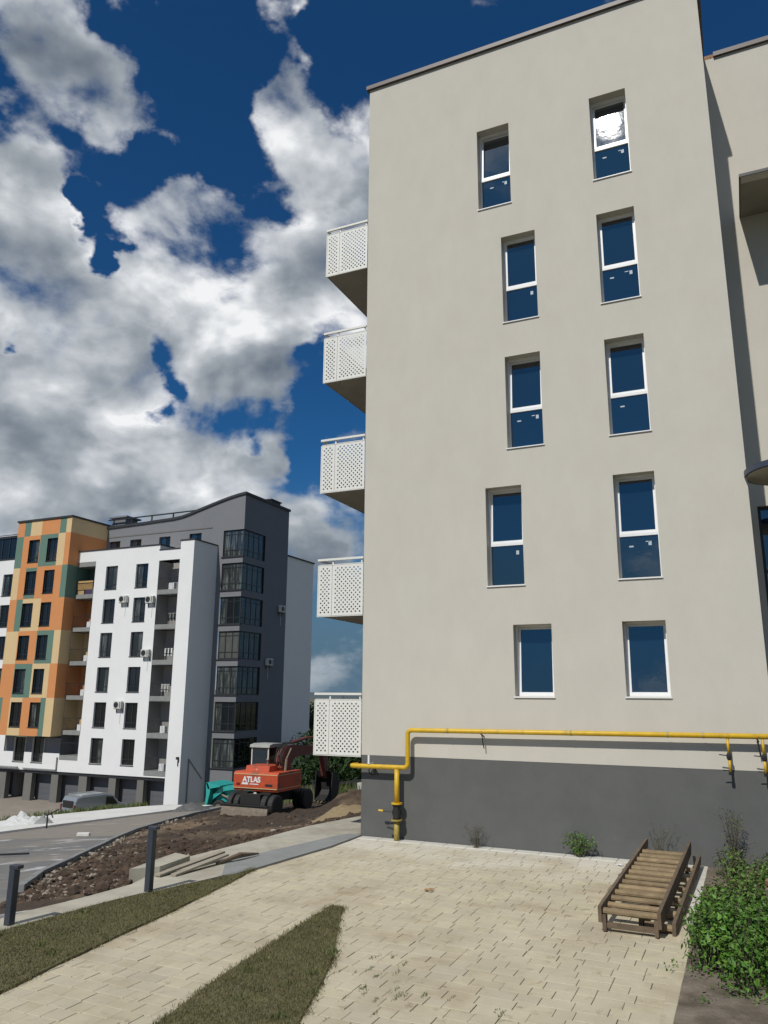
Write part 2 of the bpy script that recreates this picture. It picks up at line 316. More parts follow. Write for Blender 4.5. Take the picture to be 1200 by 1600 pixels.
def link(name, data, parent=None, loc=(0, 0, 0), label=None, kind=None):
    o = bpy.data.objects.new(name, data); COL.objects.link(o); o.location = loc
    if parent is not None: o.parent = parent
    if label: o['label'] = label
    if kind: o['kind'] = kind
    return o
def thing(name, label, cat, loc=(0, 0, 0), group=None, rz=0, data=None):
    o = bpy.data.objects.new(name, data); COL.objects.link(o); o.location = loc; o.rotation_euler = (0, 0, rz)
    o['label'] = label; o['category'] = cat
    if group: o['group'] = group
    return o
def wpart(name, mb, m, root, label=None, kind=None, smooth=False, base=None):   # mesh given in world coordinates, hung on a root (or on a part)
    me = mb.mesh(name, m, smooth)
    off = Vector((0, 0, 0)); q = root
    while q is not None: off += q.location; q = q.parent
    return link(name, me, root, -off, label, kind)
def copy_tree(o, parent=None):
    c = o.copy(); COL.objects.link(c)
    if parent is not None: c.parent = parent
    for ch in list(o.children): copy_tree(ch, c)
    return c

# ------------------------------------------------------------------ terrain
def T(X, Y):
    u = max(0., -9-X); v = Y-12
    sm = 0.5*(v+math.sqrt(v*v+9)); k = min(1, u/3.0)
    uu = min(u, 55)+max(0, min(u, 400)-55)*.03
    vv = min(sm, 70)+max(0, min(sm, 400)-70)*.03
    t = -(.09*uu+.8*(1-math.exp(-u/6))+.04*vv*k)
    def ss(x): x = min(1, max(0, x)); return x*x*(3-2*x)
    w = max(ss((-41.6-X)/2.2)*ss((Y-22)/8), ss((Y-46.5)/3)*ss((-37.4-X)/1.5))
    if Y > 72: w *= 1-ss((Y-72)/15)
    if w > 0: t = min(t*(1-w)+(-6.25)*w, t) if t > -6.25 else t*(1-w)-6.25*w
    return t

def grid_sheet(name, xs, ys, zf, m, kind='structure', smooth=True):
    nx, ny = len(xs), len(ys)
    v = [(x, y, zf(x, y)) for y in ys for x in xs]
    f = [(j*nx+i, j*nx+i+1, (j+1)*nx+i+1, (j+1)*nx+i) for j in range(ny-1) for i in range(nx-1)]
    me = bpy.data.meshes.new(name); me.from_pydata(v, [], f); me.materials.append(m)
    if smooth: me.polygons.foreach_set('use_smooth', [True]*len(me.polygons))
    o = link(name, me); o['kind'] = kind; return o
def geo_steps(a, b, n): return [a+(b-a)*(i/n) for i in range(n+1)]
xs = [-6000, -3000, -1500, -800, -400, -220, -150, -110, -90]+geo_steps(-80, -6, 120)+[-4, 0, 3, 8, 15, 30, 60, 120, 300, 900, 3000, 6000]
ys = [-6000, -3000, -900, -300, -120, -60, -30, -15]+geo_steps(-8, 92, 130)+[100, 120, 150, 200, 300, 450, 800, 1500, 3000, 6000]
grid_sheet('ground', xs, ys, lambda x, y: T(x, y)-.06, M['ground'])

def interp(pl, t):     # point on polyline, t in 0..1 by Y
    y0, y1 = pl[0][1], pl[-1][1]; y = y0+(y1-y0)*t
    for a, b in zip(pl, pl[1:]):
        if y <= b[1]+1e-6: s = (y-a[1])/(b[1]-a[1]+1e-9); return (a[0]+(b[0]-a[0])*s, y)
    return pl[-1]
def loft(name, pa, pb, nu, nv, dz, m, bumpf=None, kind='structure', parent=None, skirt=0):
    mb = MB()
    for j in range(nv+1):
        a = interp(pa, j/nv); b = interp(pb, j/nv)
        for i in range(nu+1):
            x = a[0]+(b[0]-a[0])*i/nu; y = a[1]+(b[1]-a[1])*i/nu
            z = T(x, y)+dz+(bumpf(x, y, i/nu, j/nv) if bumpf else 0)
            mb.v.append((x, y, z))
    w = nu+1
    for j in range(nv):
        for i in range(nu): mb.f.append((j*w+i, j*w+i+1, (j+1)*w+i+1, (j+1)*w+i))
    if skirt:
        for col_ in (0, nu):
            for j in range(nv):
                a = mb.v[j*w+col_]; b = mb.v[(j+1)*w+col_]
                mb.quad(a, b, (b[0], b[1], b[2]-skirt), (a[0], a[1], a[2]-skirt))
    o = link(name, mb.mesh(name, m, not skirt, recalc=bool(skirt)), parent)
    if kind: o['kind'] = kind
    return o
KERB = [(-11.1, 9.6), (-11.75, 10.7), (-12.54, 11.33), (-13.14, 12.01), (-14.51, 13.62), (-15.81, 15.51), (-17.64, 18.14), (-19.95, 21.53), (-22.01, 24.79), (-22.92, 26.32), (-23.93, 28.48), (-25.09, 30.96), (-26.65, 34.76), (-28.2, 39.5), (-29.0, 44), (-29.5, 50)]
SIDE = [(-9.05, 9.6), (-9.1, 10.2), (-9.45, 12.08), (-9.3, 13.9), (-9.2, 16.16), (-8.81, 18.03), (-8.8, 30), (-8.8, 50)]
def nz(x, y, s, o=0): return noise.noise(Vector((x*s, y*s, o)))
def soilb(x, y, u, v):
    e = min(1, u*9, (1-u)*6, v*14+.15)
    return e*(.10*nz(x, y, .6)+.09*nz(x, y, 1.7, 3)+.07*nz(x, y, 4, 7)+.05*abs(nz(x, y, 9, 2))+.03) - (.06 if u > .985 else 0)
loft('dirt', KERB, SIDE, 90, 330, .02, M['soil'], soilb)
# near tip of the dirt where it runs out between kerb and sidewalk
loft('dirt_tip', [(-10.7, 9.0), (-11.1, 9.6)], [(-9.15, 8.9), (-9.05, 9.6)], 24, 10, .02, M['soil'], lambda x, y, u, v: -.05+.06*min(1, (1-u)*6, v*3+.2)+.05*nz(x, y, 4)*min(1, v*3))
# road: grey part near, dusty brown part further away
def clipY(pl, y0, y1):
    r = []
    n = 40
    for k in range(n+1):
        y = y0+(y1-y0)*k/n
        if y <= pl[0][1]: r.append((pl[0][0], y)); continue
        for a, b in zip(pl, pl[1:]):
            if a[1] <= y <= b[1]: s = (y-a[1])/(b[1]-a[1]+1e-9); r.append((a[0]+(b[0]-a[0])*s, y)); break
    return r
loft('road', [(-32, -20), (-32, 9.6)], [(-9.0, -20), (-9.0, 9.6)], 40, 30, .0, M['asphalt'])
RK = [(x-.02, y) for x, y in KERB]
loft('road', [(-32, 9.6), (-32, 24.9)], clipY([(-11.12, 9.6)]+RK[1:], 9.6, 24.9), 30, 40, .0, M['asphalt'])
loft('road', [(-32, 24.9), (-32, 27.6), (-31.8, 37), (-31.3, 40), (-30, 45), (-29.9, 50)], clipY(RK, 24.9, 50), 20, 50, .004, M['asphalt2'])
# kerbs: individual stones
def kerb_run(pl, name, w, hgt, step, dz, m, gapjit=.02):
    seg = []
    for a, b in zip(pl, pl[1:]):
        seg.append((Vector(a), Vector(b)))
    out = []; carry = 0
    for a, b in seg:
        Ls = (b-a).length; d = (b-a)/Ls; n = max(1, round(Ls/step))
        for k in range(n): out.append((a+d*Ls*k/n, a+d*Ls*(k+1)/n))
    root = link(name, None); root['kind'] = 'structure'
    for a, b in out:
        d = (b-a).normalized(); a2 = a+d*gapjit/2; b2 = b-d*gapjit/2
        dx = random.uniform(-.015, .015)
        mb = MB().obox((a2.x+dx, a2.y, T(a2.x, a2.y)+dz), (b2.x+dx, b2.y, T(b2.x, b2.y)+dz+random.uniform(-.01, .01)), w, hgt)
        wpart('kerb_stone', mb, m, root)
    return root
kerb_run([(x+.06, y) for x, y in KERB[2:14]], 'kerb', .14, .26, 1.0, .03, M['concgrey'])
APN = [(-32, -5), (-32.0, 27.81), (-31.8, 33.3), (-31.5, 37.4), (-31.2, 40), (-31.0, 42.5)]
APF = [(-41.4, -5), (-41.5, 35.85), (-41.3, 40.09), (-40.2, 42.71), (-38.9, 45.0), (-37.2, 45.6)]
loft('apron', APN, APF, 24, 60, .10, M['apron'], lambda x, y, u, v: .02*nz(x, y, .5)-(max(0, (u-.93)/.07))**2*.14, skirt=.12)
loft('yard', [(-90, 20), (-90, 60)], [(-41.6, 20), (-41.6, 60)], 40, 40, .03, M['yard'])

# ------------------------------------------------------------------ paving plaza: individual pavers
bed = MB().box(-8.0, 3.5, -.3, -.95, 15.68, -.012)
bo = link('paving', bed.mesh('paving', M['joint'])); bo['kind'] = 'structure'
LAWN1 = [(-6.55, 3.5), (-6.8, 5.2), (-6.96, 6.21), (-7.1, 7.11), (-7.27, 8.34), (-7.38, 9.33), (-7.54, 10.33), (-7.65, 11.04), (-7.80, 11.8), (-7.86, 12.1)]
LAWN2 = [(-8.95, 3.5), (-8.85, 5.2), (-8.75, 6.21), (-8.69, 7.11), (-8.6, 8.34), (-8.45, 9.33), (-8.22, 10.33), (-7.95, 11.04), (-7.87, 11.8), (-7.865, 12.1)]
WEDGE = [(-5.56, 10.52), (-5.37, 10.5), (-5.02, 9.64), (-4.52, 8.61), (-4.26, 7.89), (-3.95, 6.89), (-3.6, 5.6), (-3.35, 4.0), (-4.6, 4.0), (-4.85, 5.2), (-5.07, 6.33), (-5.28, 7.59), (-5.42, 9.07)]
def inpoly(x, y, P):
    c = False; n = len(P)
    for i in range(n):
        x1, y1 = P[i]; x2, y2 = P[(i+1) % n]
        if (y1 > y) != (y2 > y) and x < (x2-x1)*(y-y1)/(y2-y1)+x1: c = not c
    return c
def lawn_x(y, pl):
    for a, b in zip(pl, pl[1:]):
        if a[1] <= y <= b[1]: return a[0]+(b[0]-a[0])*(y-a[1])/(b[1]-a[1])
    return -8.0
rows = []; ROW = .225; y = 15.66; sizes = [.19, .24, .29, .33, .38]
row_i = 0
while y > 4.2:
    x = -.955; first = True
    d = ROW-.0075
    while x > -7.9:
        w = random.choice(sizes)
        if first: w = random.choice([.19, .29, .38]); first = False
        x2 = x-w; cx, cy = (x+x2)/2, y-ROW/2
        if w and not (x < lawn_x(cy, LAWN1)-.02 and cy < 12) and not all(inpoly(px, py, WEDGE) for px in (x-.03, x2+.03) for py in (y-.03, y-ROW+.03)):
            rows.append((cx, cy, w-random.choice((.005, .006, .008)), d))
        x = x2
    y -= ROW
rows.sort(key=lambda r: r[0]**2+r[1]**2)
vis = [r for r in rows if r[1] > 5.5+max(0, (-r[0]-5))*.2 or True]
pm = {}
def paver_mesh(w, d):
    k = (round(w, 3), round(d, 3))
    if k not in pm:
        pm[k] = MB().cbox(-w/2, -d/2, -.06, w/2, d/2, 0, .0035).mesh('paver', M['paver'])
    return pm[k]
near = [r for r in rows if r[1] > 6.4][:300]; nearset = set(near)
for cx, cy, w, d in near:
    o = link('paver', paver_mesh(w, d), bo, (cx, cy, random.uniform(-.0035, .0035)))
    o.rotation_euler = (random.uniform(-.009, .009), random.uniform(-.009, .009), random.uniform(-.006, .006))
rest = MB()
for r in rows:
    if r in nearset: continue
    cx, cy, w, d = r; dz = random.uniform(-.0025, .0025)
    rest.cbox(cx-w/2, cy-d/2, -.06, cx+w/2, cy+d/2, dz, .0035)
link('far_pavers', rest.mesh('far_pavers', M['paver']), bo, kind='stuff')
# cement band along the wall, edge strip on the right
mb = MB()
for k in range(14):
    x0 = -7.6+k*.475; mb.cbox(x0+.006, 15.30, -.05, x0+.469, 15.66, .012+random.uniform(0, .004), .008)
for k in range(14):
    x0 = -7.6+k*.475
    wpart('edging_slab', MB().cbox(x0+.005, 15.42, -.05, x0+.470, 15.69, .012+random.uniform(0, .004), .006), M['cement'], bo)
for k in range(12):
    y0 = 3.8+k*1.0
    if y0 > 15: break
    wpart('edging_slab', MB().cbox(-.985, y0+.005, -.1, -.86, y0+.99, .008, .006), M['cement' if y0 > 11.5 else 'paver'], bo)
# sidewalk and the grey strip beside the paving
def flat_poly(name, pts, z, thick, m, kind='structure'):
    mb = MB(); mb.prism(pts, z-thick, z, 'z'); o = link(name, mb.mesh(name, m)); o['kind'] = kind; return o
flat_poly('sidewalk', [(-9.0, 2), (-8.55, 2), (-8.6, 5), (-8.66, 7.63), (-8.5, 9.18), (-8.39, 9.79), (-8.26, 10.11), (-8.0, 11.3), (-8.60, 12.25), (-8.03, 15.4), (-7.7, 15.9), (-7.7, 34), (-8.8, 34), (-8.81, 18.03), (-9.2, 16.16), (-9.3, 13.9), (-9.45, 12.08), (-8.9, 10.21), (-8.96, 9.23), (-9.1, 8.41), (-9.1, 2)], .03, .35, M['concrete'])
flat_poly('gutter_strip', [(-7.86, 11.5), (-7.72, 13.0), (-7.6, 14.3), (-7.62, 15.72), (-7.9, 15.72), (-8.04, 15.4), (-8.6, 12.25), (-8.0, 11.3)], .036, .30, M['concgrey'])
# bare soil bed on the right
def bedz(x, y): return .01+.03*nz(x, y, 2.2)+.015*nz(x, y, 7, 2)+min(.12, max(0, (x+.8))*.05)
grid_sheet('soil_bed', geo_steps(-.86, 6, 80), geo_steps(3, 15.69, 130), bedz, M['earth'])

# ------------------------------------------------------------------ lawns (real blades)
def blades(name, sampler, n, hmin, hmax, m, z0=.02, lean=.6, width=.004, label=None, parent=None, kind='stuff'):
    P = sampler(n); n = len(P)
    h = rng.uniform(hmin, hmax, n); a = rng.uniform(0, 2*np.pi, n); ln = rng.uniform(.1, lean, n)*h; la = rng.uniform(0, 2*np.pi, n)
    w = width*rng.uniform(.7, 1.4, n)
    v = np.zeros((n, 3, 3)); v[:, 0, 0] = P[:, 0]-np.cos(a)*w; v[:, 0, 1] = P[:, 1]-np.sin(a)*w; v[:, 1, 0] = P[:, 0]+np.cos(a)*w; v[:, 1, 1] = P[:, 1]+np.sin(a)*w
    v[:, 0, 2] = v[:, 1, 2] = P[:, 2] if P.shape[1] > 2 else z0
    v[:, 2, 0] = P[:, 0]+np.cos(la)*ln; v[:, 2, 1] = P[:, 1]+np.sin(la)*ln; v[:, 2, 2] = v[:, 0, 2]+h
    me = bpy.data.meshes.new(name); me.vertices.add(n*3); me.vertices.foreach_set('co', v.reshape(-1))
    me.loops.add(n*3); me.loops.foreach_set('vertex_index', np.arange(n*3)); me.polygons.add(n)
    me.polygons.foreach_set('loop_start', np.arange(0, n*3, 3)); me.polygons.foreach_set('loop_total', np.full(n, 3)); me.update(); me.validate()
    me.materials.append(m); o = link(name, me, parent, label=label, kind=kind); return o
LP = [(x, y) for x, y in LAWN1]+[(x, y) for x, y in reversed(LAWN2)]
def samp(poly, jit=.03):
    A = np.array(poly); lo, hi = A.min(0), A.max(0)
    def f(n):
        out = []
        while len(out) < n:
            x = random.uniform(lo[0], hi[0]); y = random.uniform(lo[1], hi[1])
            if inpoly(x, y, poly): out.append((x+random.gauss(0, jit), y+random.gauss(0, jit)))
        return np.array(out)
    return f
def lawn_base(name, poly, z):
    mb = MB(); mb.prism(poly, -.1, z, 'z'); o = link(name, mb.mesh(name, M['lawnsoil'])); o['kind'] = 'structure'; return o
lawn_base('lawn_soil', LP, .028); lawn_base('lawn_soil', WEDGE, .026)
o = blades('lawn_grass', samp(LP), 60000, .010, .032, M['grass'], .026); o['label'] = 'long strip of short olive grass between sidewalk and paved path'; o['category'] = 'grass'
o = blades('lawn_grass', samp(WEDGE), 40000, .010, .032, M['grass'], .024); o['label'] = 'pointed wedge of short grass cut into the paving'; o['category'] = 'grass'
def rim(poly, n):
    out = []
    for _ in range(n):
        i = random.randrange(len(poly)); a = poly[i]; b = poly[(i+1) % len(poly)]; t = random.random(); x = a[0]+(b[0]-a[0])*t; y = a[1]+(b[1]-a[1])*t
        q = nz(x, y, 5, 3)
        if random.random() > .35+q*1.3: continue
        out.append((x+random.gauss(0, .035), y+random.gauss(0, .035), .012))
    return np.array(out)
for P_l in (LP, WEDGE):
    rp_ = rim(P_l, 9000); blades('rim_grass', lambda n: rp_, 0, .02, .05, M['grass'], lean=1.1, width=.004)
cw = []
for poly, n in ((LP, 26), (WEDGE, 22)):
    for cx, cy in samp(poly)(n):
        for q in range(random.randint(10, 60)): cw.append((cx+random.gauss(0, .05), cy+random.gauss(0, .05), .026))
cw = np.array(cw); blades('lawn_weeds', lambda n: cw, 0, .025, .055, M['leafdry'], lean=.9, width=.006)
# weeds in the joints near the wedge
tp = []
for k in range(42):
    if k < 30: cx, cy = random.uniform(-4.9, -3.3), random.uniform(6.6, 9.3)
    else: cx, cy = random.uniform(-4.2, -2.2), random.uniform(6.5, 8.2)
    row = round((15.66-cy)/ROW); cy = 15.66-row*ROW if random.random() < .4 else cy
    for q in range(random.randint(8, 38)):
        tp.append((cx+random.gauss(0, .012), cy+random.gauss(0, .05), 0.0))
tp = np.array([p for p in tp if not inpoly(p[0], p[1], WEDGE)])
blades('joint_weeds', lambda n: tp, 0, .008, .03, M['leafdry'], lean=1.0)

# ------------------------------------------------------------------ soil clods, stones (stuff)
ico = bmesh.new(); bmesh.ops.create_icosphere(ico, subdivisions=1, radius=1); ICOV = np.array([v.co[:] for v in ico.verts]); ICOF = [tuple(v.index for v in f.verts) for f in ico.faces]; ico.free()
def rocks(name, pts, m, kind='stuff', parent=None):
    mb = MB()
    for x, y, z, r in pts:
        i = len(mb.v); sc = rng.uniform(.6, 1.25, 3)*r; j = rng.uniform(.75, 1.2, (12, 1)); an = random.uniform(0, 6.28); c, s = math.cos(an), math.sin(an)
        V = ICOV*j*sc
        for p in V: mb.v.append((x+p[0]*c-p[1]*s, y+p[0]*s+p[1]*c, z+p[2]*.75))
        mb.f += [tuple(i+k for k in f) for f in ICOF]
    o = link(name, mb.mesh(name, m, recalc=False), parent); o['kind'] = kind; return o
def dirtpt(v0=0, v1=1):
    v = random.uniform(v0, v1)**1.0; y = 9.7+(44-9.7)*v
    a = clipY(KERB, y, y+.01)[0][0]; b = clipY(SIDE, y, y+.01)[0][0]
    u = random.random(); x = a+(b-a)*u
    U = u
    return x, y, T(x, y)+.02+soilb(x, y, U, (y-9.6)/40.4)
pts = []
for k in range(5200):
    x, y, z = dirtpt(0, .85 if k % 2 else .3); r = min(.15, .016+random.expovariate(1/.026)); pts.append((x, y, z, r))
rocks('soil_clods', pts, M['clod'])
pts = []
for k in range(420):
    x, y, z = dirtpt(0, .5 if k % 2 else .12); r = min(.12, .015+random.expovariate(1/.016)); pts.append((x, y, z+.01, r))
rocks('rubble_stones', pts, M['stone'])
pts = []
for k in range(170):
    y = random.uniform(10, 33); x = clipY(KERB, y, y+.01)[0][0]+.2+abs(random.gauss(0, .45)); pts.append((x, y, T(x, y)+.06, min(.15, .02+random.expovariate(1/.022))))
rocks('kerb_rubble', pts, M['stone'])
def heap(name, x, y, r, hgt, m, label, cat, seed=0, sx=1.0):
    mb = MB(); n = 26; rings = 10; z0 = T(x, y)
    mb.v.append((x, y, z0+hgt))
    for k in range(1, rings+1):
        for j in range(n):
            a = 2*math.pi*j/n; rr = r*k/rings*(1+.22*noise.noise(Vector((math.cos(a)*1.5, math.sin(a)*1.5, seed))))
            px, py = x+math.cos(a)*rr*sx, y+math.sin(a)*rr
            q = 1-k/rings; zz = T(px, py)+hgt*(q**.9)*(1+.3*nz(px, py, 2.2/r*1.2, seed))+.10*hgt*nz(px, py, 5, seed)-(.06 if k == rings else 0)
            mb.v.append((px, py, zz))
    for j in range(n): mb.f.append((0, 1+j, 1+(j+1) % n))
    for k in range(rings-1):
        for j in range(n):
            a = 1+k*n+j; b = 1+k*n+(j+1) % n; mb.f.append((a, a+n, b+n, b))
    me = mb.mesh(name, m, True, recalc=True)
    o = link(name, me); o['label'] = label; o['category'] = cat; return o
heap('sand_heap', -10.35, 20.0, 1.1, .42, M['sand'], 'low heap of yellow sandy soil beside the sidewalk near the wall corner', 'heap', 1)
heap('soil_heap', -18.2, 36.2, 1.6, .8, M['soil'], 'dark mound of dug soil below the excavator bucket', 'heap', 4)
heap('soil_heap', -15.3, 34.0, 1.5, .9, M['soil'], 'brown mound of soil right of the excavator bucket, by the beige wall', 'heap', 6)
heap('gravel_heap', -30.4, 39.4, 1.15, .5, mat('grey_gravel', (.10, .10, .095), .95, 6, .4, .8, 20, bdist=.05), 'grey heap of gravel and rubble in front of the teal loader', 'heap', 9)

# ------------------------------------------------------------------ walls with openings
def wall_y(mb, x0, x1, z0, z1, Y, holes, depth=.0, out=-1):
    """vertical wall in plane y=Y with rectangular holes (x0,x1,z0,z1) and reveals going back by depth"""
    X = sorted({x0, x1, *[h[0] for h in holes], *[h[1] for h in holes]}); Z = sorted({z0, z1, *[h[2] for h in holes], *[h[3] for h in holes]})
    X = [x for x in X if x0-1e-6 <= x <= x1+1e-6]; Z = [z for z in Z if z0-1e-6 <= z <= z1+1e-6]
    for a, b in zip(X, X[1:]):
        for c, d in zip(Z, Z[1:]):
            mx, mz = (a+b)/2, (c+d)/2
            if any(h[0] < mx < h[1] and h[2] < mz < h[3] for h in holes): continue
            mb.quad((a, Y, c), (b, Y, c), (b, Y, d), (a, Y, d))
    for h in holes:
        a, b, c, d = h[:4]; D = Y+(h[4] if len(h) > 4 else depth)
        if D == Y: continue
        mb.quad((a, Y, c), (a, Y, d), (a, D, d), (a, D, c)); mb.quad((b, Y, d), (b, Y, c), (b, D, c), (b, D, d))
        mb.quad((a, Y, d), (b, Y, d), (b, D, d), (a, D, d)); mb.quad((b, Y, c), (a, Y, c), (a, D, c), (b, D, c))
    return mb
def wall_x(mb, y0, y1, z0, z1, X_, holes, depth=.2):
    Yv = sorted({y0, y1, *[h[0] for h in holes], *[h[1] for h in holes]}); Z = sorted({z0, z1, *[h[2] for h in holes], *[h[3] for h in holes]})
    for a, b in zip(Yv, Yv[1:]):
        for c, d in zip(Z, Z[1:]):
            my, mz = (a+b)/2, (c+d)/2
            if any(h[0] < my < h[1] and h[2] < mz < h[3] for h in holes): continue
            mb.quad((X_, a, c), (X_, b, c), (X_, b, d), (X_, a, d))
    for h in holes:
        a, b, c, d = h[:4]; D = X_-depth
        mb.quad((X_, a, c), (X_, a, d), (D, a, d), (D, a, c)); mb.quad((X_, b, d), (X_, b, c), (D, b, c), (D, b, d))
        mb.quad((X_, a, d), (X_, b, d), (D, b, d), (D, a, d)); mb.quad((X_, b, c), (X_, a, c), (D, a, c), (D, b, c))
    return mb
# ------------------------------------------------------------------ MAIN BUILDING
FY = 15.7; XL, XR = -7.65, .40; TOP = 18.52; PLZ = 1.645; WY = 18.25; WX = 9.0
B = thing('apartment_building', 'tall beige rendered apartment building with dark grey base and white balconies', 'building', ((XL+XR)/2, FY+4, 0))
c1 = [(-4.74, -3.95), (-4.22, -3.43)]; c2 = (-2.055, -1.255)
wins = []   # x0,x1,z0,z1, tilt, kind, stickers
FL = [2.905, 5.165, 8.145, 11.12, 14.14]; HT = [1.42, 2.12, 2.12, 2.14, 2.14]
colx = [1, 0, 1, 1, 0]
for k in range(5):
    a, b = c1[colx[k]]; wins.append((a, b, FL[k]-(.01), FL[k]+HT[k], k))
    wins.append((c2[0], c2[1], FL[k], FL[k]+HT[k], k))
HOLE_D = .33
mb = MB(); wall_y(mb, XL, XR, PLZ, TOP, FY, [w[:4] for w in wins], HOLE_D)
mb.quad((XR, FY, PLZ), (XR, WY, PLZ), (XR, WY, TOP), (XR, FY, TOP)); mb.quad((XL, FY, PLZ), (XL, 32, PLZ), (XL, 32, TOP), (XL, FY, TOP))
mb.quad((XL, 32, PLZ), (WX, 32, PLZ), (WX, 32, TOP), (XL, 32, TOP)); mb.quad((XL, FY, TOP), (XR, FY, TOP), (XR, 32, TOP), (XL, 32, TOP))
wpart('wall', mb, M['stucco'], B)
mb = MB(); g = .004
mb.box(XL+g, FY+g, -.6, XR-g, 32, PLZ)
wpart('plinth', mb, M['plinth'], B)
mb = MB(); mb.box(XL-.07, FY-.07, TOP, XR+.09, FY+.3, TOP+.11); mb.box(XR-.25, FY+.3, TOP, XR+.09, 32, TOP+.11); mb.box(XL-.07, FY+.3, TOP, XL+.25, 32, TOP+.11)
wpart('roof_cap', mb, M['cap'], B)
# right wing set back
WT = 18.55
mb = MB(); wall_y(mb, XR, WX, 0, WT, WY, [(.60, 3.2, .1, 6.95)], .25)
mb.quad((WX, WY, 0), (WX, 32, 0), (WX, 32, WT), (WX, WY, WT)); mb.quad((XR, WY, WT), (WX, WY, WT), (WX, 32, WT), (XR, 32, WT))
wpart('wing_wall', mb, M['stucco'], B)
wpart('roof_cap', MB().box(XR+.30, WY-.07, WT, WX, WY+.25, WT+.12), M['cap'], B)
bk = MB()
for k in range(5):
    for j in range(2): bk.box(.50+j*.24-(k % 2)*.08, WY+.35, WT+.0+k*.085, .50+j*.24+.22-(k % 2)*.08, WY+.6, WT+.08+k*.085)
wpart('brick_stub', bk, mat('roof_brick', (.30, .18, .10), .9, 6, .2, island=.2), B)
# entrance glazing under the round canopy
gl = wpart('entrance_glazing', MB().box(.60, WY+.14, .1, 3.2, WY+.22, 6.95), M['glass'], B)
for zz in (.1, 2.2, 3.75, 5.5, 6.89): wpart('mullion', MB().box(.60, WY+.09, zz, 3.2, WY+.14, zz+.06), M['frame'], gl)
for xx in (.60, 1.5, 2.4, 3.14): wpart('mullion', MB().box(xx, WY+.085, .1, xx+.06, WY+.138, 6.95), M['frame'], gl)
cn = MB(); cn.prism([(1.28+.93*math.cos(2*math.pi*k/64), 15.75+.93*math.sin(2*math.pi*k/64)) for k in range(64)], 6.965, 7.07, 'z')
CPO = (1.28, 15.75)
can = wpart('round_canopy', cn, M['navy'], B)
cu = MB(); cu.prism([(1.28+.88*math.cos(2*math.pi*k/64), 15.75+.88*math.sin(2*math.pi*k/64)) for k in range(64)], 6.955, 6.964, 'z')
wpart('canopy_underside', cu, M['canopyunder'], can)
wpart('canopy_bracket', MB().box(1.1, 16.7, 6.98, 1.5, WY, 7.11), M['navy'], can)
# slab of the wing balcony
sb = MB(); sb.box(.905, 16.62, 13.955, 5.5, WY-.002, 14.0)
slab = wpart('wing_balcony_slab', sb, M['soffit'], B)
wpart('slab_edge_trim', MB().box(.885, 16.595, 13.94, 5.5, 16.618, 14.01).box(.885, 16.62, 13.94, .903, WY-.002, 14.01), M['black'], slab)
wpart('soffit_strip', MB().box(.92, 16.63, 13.949, 5.5, 16.88, 13.954), M['stucco'], slab)
# windows
def pane_mesh(w, h, m): return MB().box(0, 0, 0, w, .024, h).mesh('pane', m)
def frame_mb(w, h, t, d, y0=0):
    mb = MB(); mb.box(0, y0, 0, w, y0+d, t); mb.box(0, y0, h-t, w, y0+d, h); mb.box(0, y0, t, t, y0+d, h-t); mb.box(w-t, y0, t, w, y0+d, h-t); return mb
def sash(parent, x, y, z, w, h, tilt, yawz, m=M['glass'], t=.052, bt=.06):
    mb = MB(); d = .06
    mb.box(0, 0, 0, w, d, bt); mb.box(0, 0, h-t, w, d, h); mb.box(0, 0, bt, t, d, h-t); mb.box(w-t, 0, bt, w, d, h-t)
    s = link('sash', mb.mesh('sash', M['white']), parent, (x, y, z)); s.rotation_euler = (tilt, 0, yawz)
    return s, (t, .02, bt, w-2*t, h-bt-t)
wcount = 0
for i, (a, b, z0, z1, k) in enumerate(wins):
    w = b-a; h = z1-z0; org = Vector((a, FY+.215, z0)); fr = .032
    W_ = link('window', None, B, org-B.location)
    # window node carries the outer frame as its own mesh
    mb = frame_mb(w, h, fr, .085)
    trz = .41*h if k > 0 else None
    if trz: mb.box(fr, 0, trz, w-fr, .085, trz+.06)
    W_.data = None; bpy.data.objects.remove(W_)
    W_ = link('window', mb.mesh('window', M['white']), B, org-B.location)
    tilt = 0.0
    tilts = {0: .075, 1: .075, 2: .07, 3: .07, 4: .072, 5: .06, 6: .012, 7: .01, 8: .075, 9: .0752}
    tilt = -tilts[i]
    yz = 0.0 if i != 9 else -.0128
    zb = (trz+.050) if trz else .022
    sw, sh = w-.044, h-zb-.022
    # sash hinged at its foot, top leaning inwards
    s, (px, py, pz, pw, ph) = sash(W_, .022, .012, zb, sw, sh, tilt, yz)
    gme = pane_mesh(pw, ph, M['glass'] if i not in (6,) else M['glass'])
    p = link('pane', gme, W_); p.location = Vector((.022, .012, zb))+Matrix.Rotation(yz, 3, 'Z')@Matrix.Rotation(tilt, 3, 'X')@Vector((px, py, pz)); p.rotation_euler = (tilt, 0, yz)
    if trz:
        link('pane', pane_mesh(w-2*fr, trz-fr, M['glass']), W_, (fr, .03, fr))
        rs = random.Random(i)
        for (sx, sz, ww, hh) in ((.20, trz-.22, .085, .03), (.52, trz-.13, .075, .018), (.60, trz-.20, .06, .085)):
            if rs.random() < .72:
                link('sticker', MB().box(0, 0, 0, ww, .002, hh).mesh('sticker', M['sticker']), W_, (sx+rs.uniform(-.03, .03), .0275, sz))
    else:
        pass
    # near-black sheet standing in for the unlit room behind the gap
    link('dark_room_sheet', MB().box(.0, .15, 0, w, .16, h).mesh('dark_room_sheet', M['dark']), W_, (0, 0, 0))
    link('sill', MB().box(-.02, -.245, -.03, w+.02, -.002, -.012).mesh('sill', M['white']), W_, (0, .0, 0))
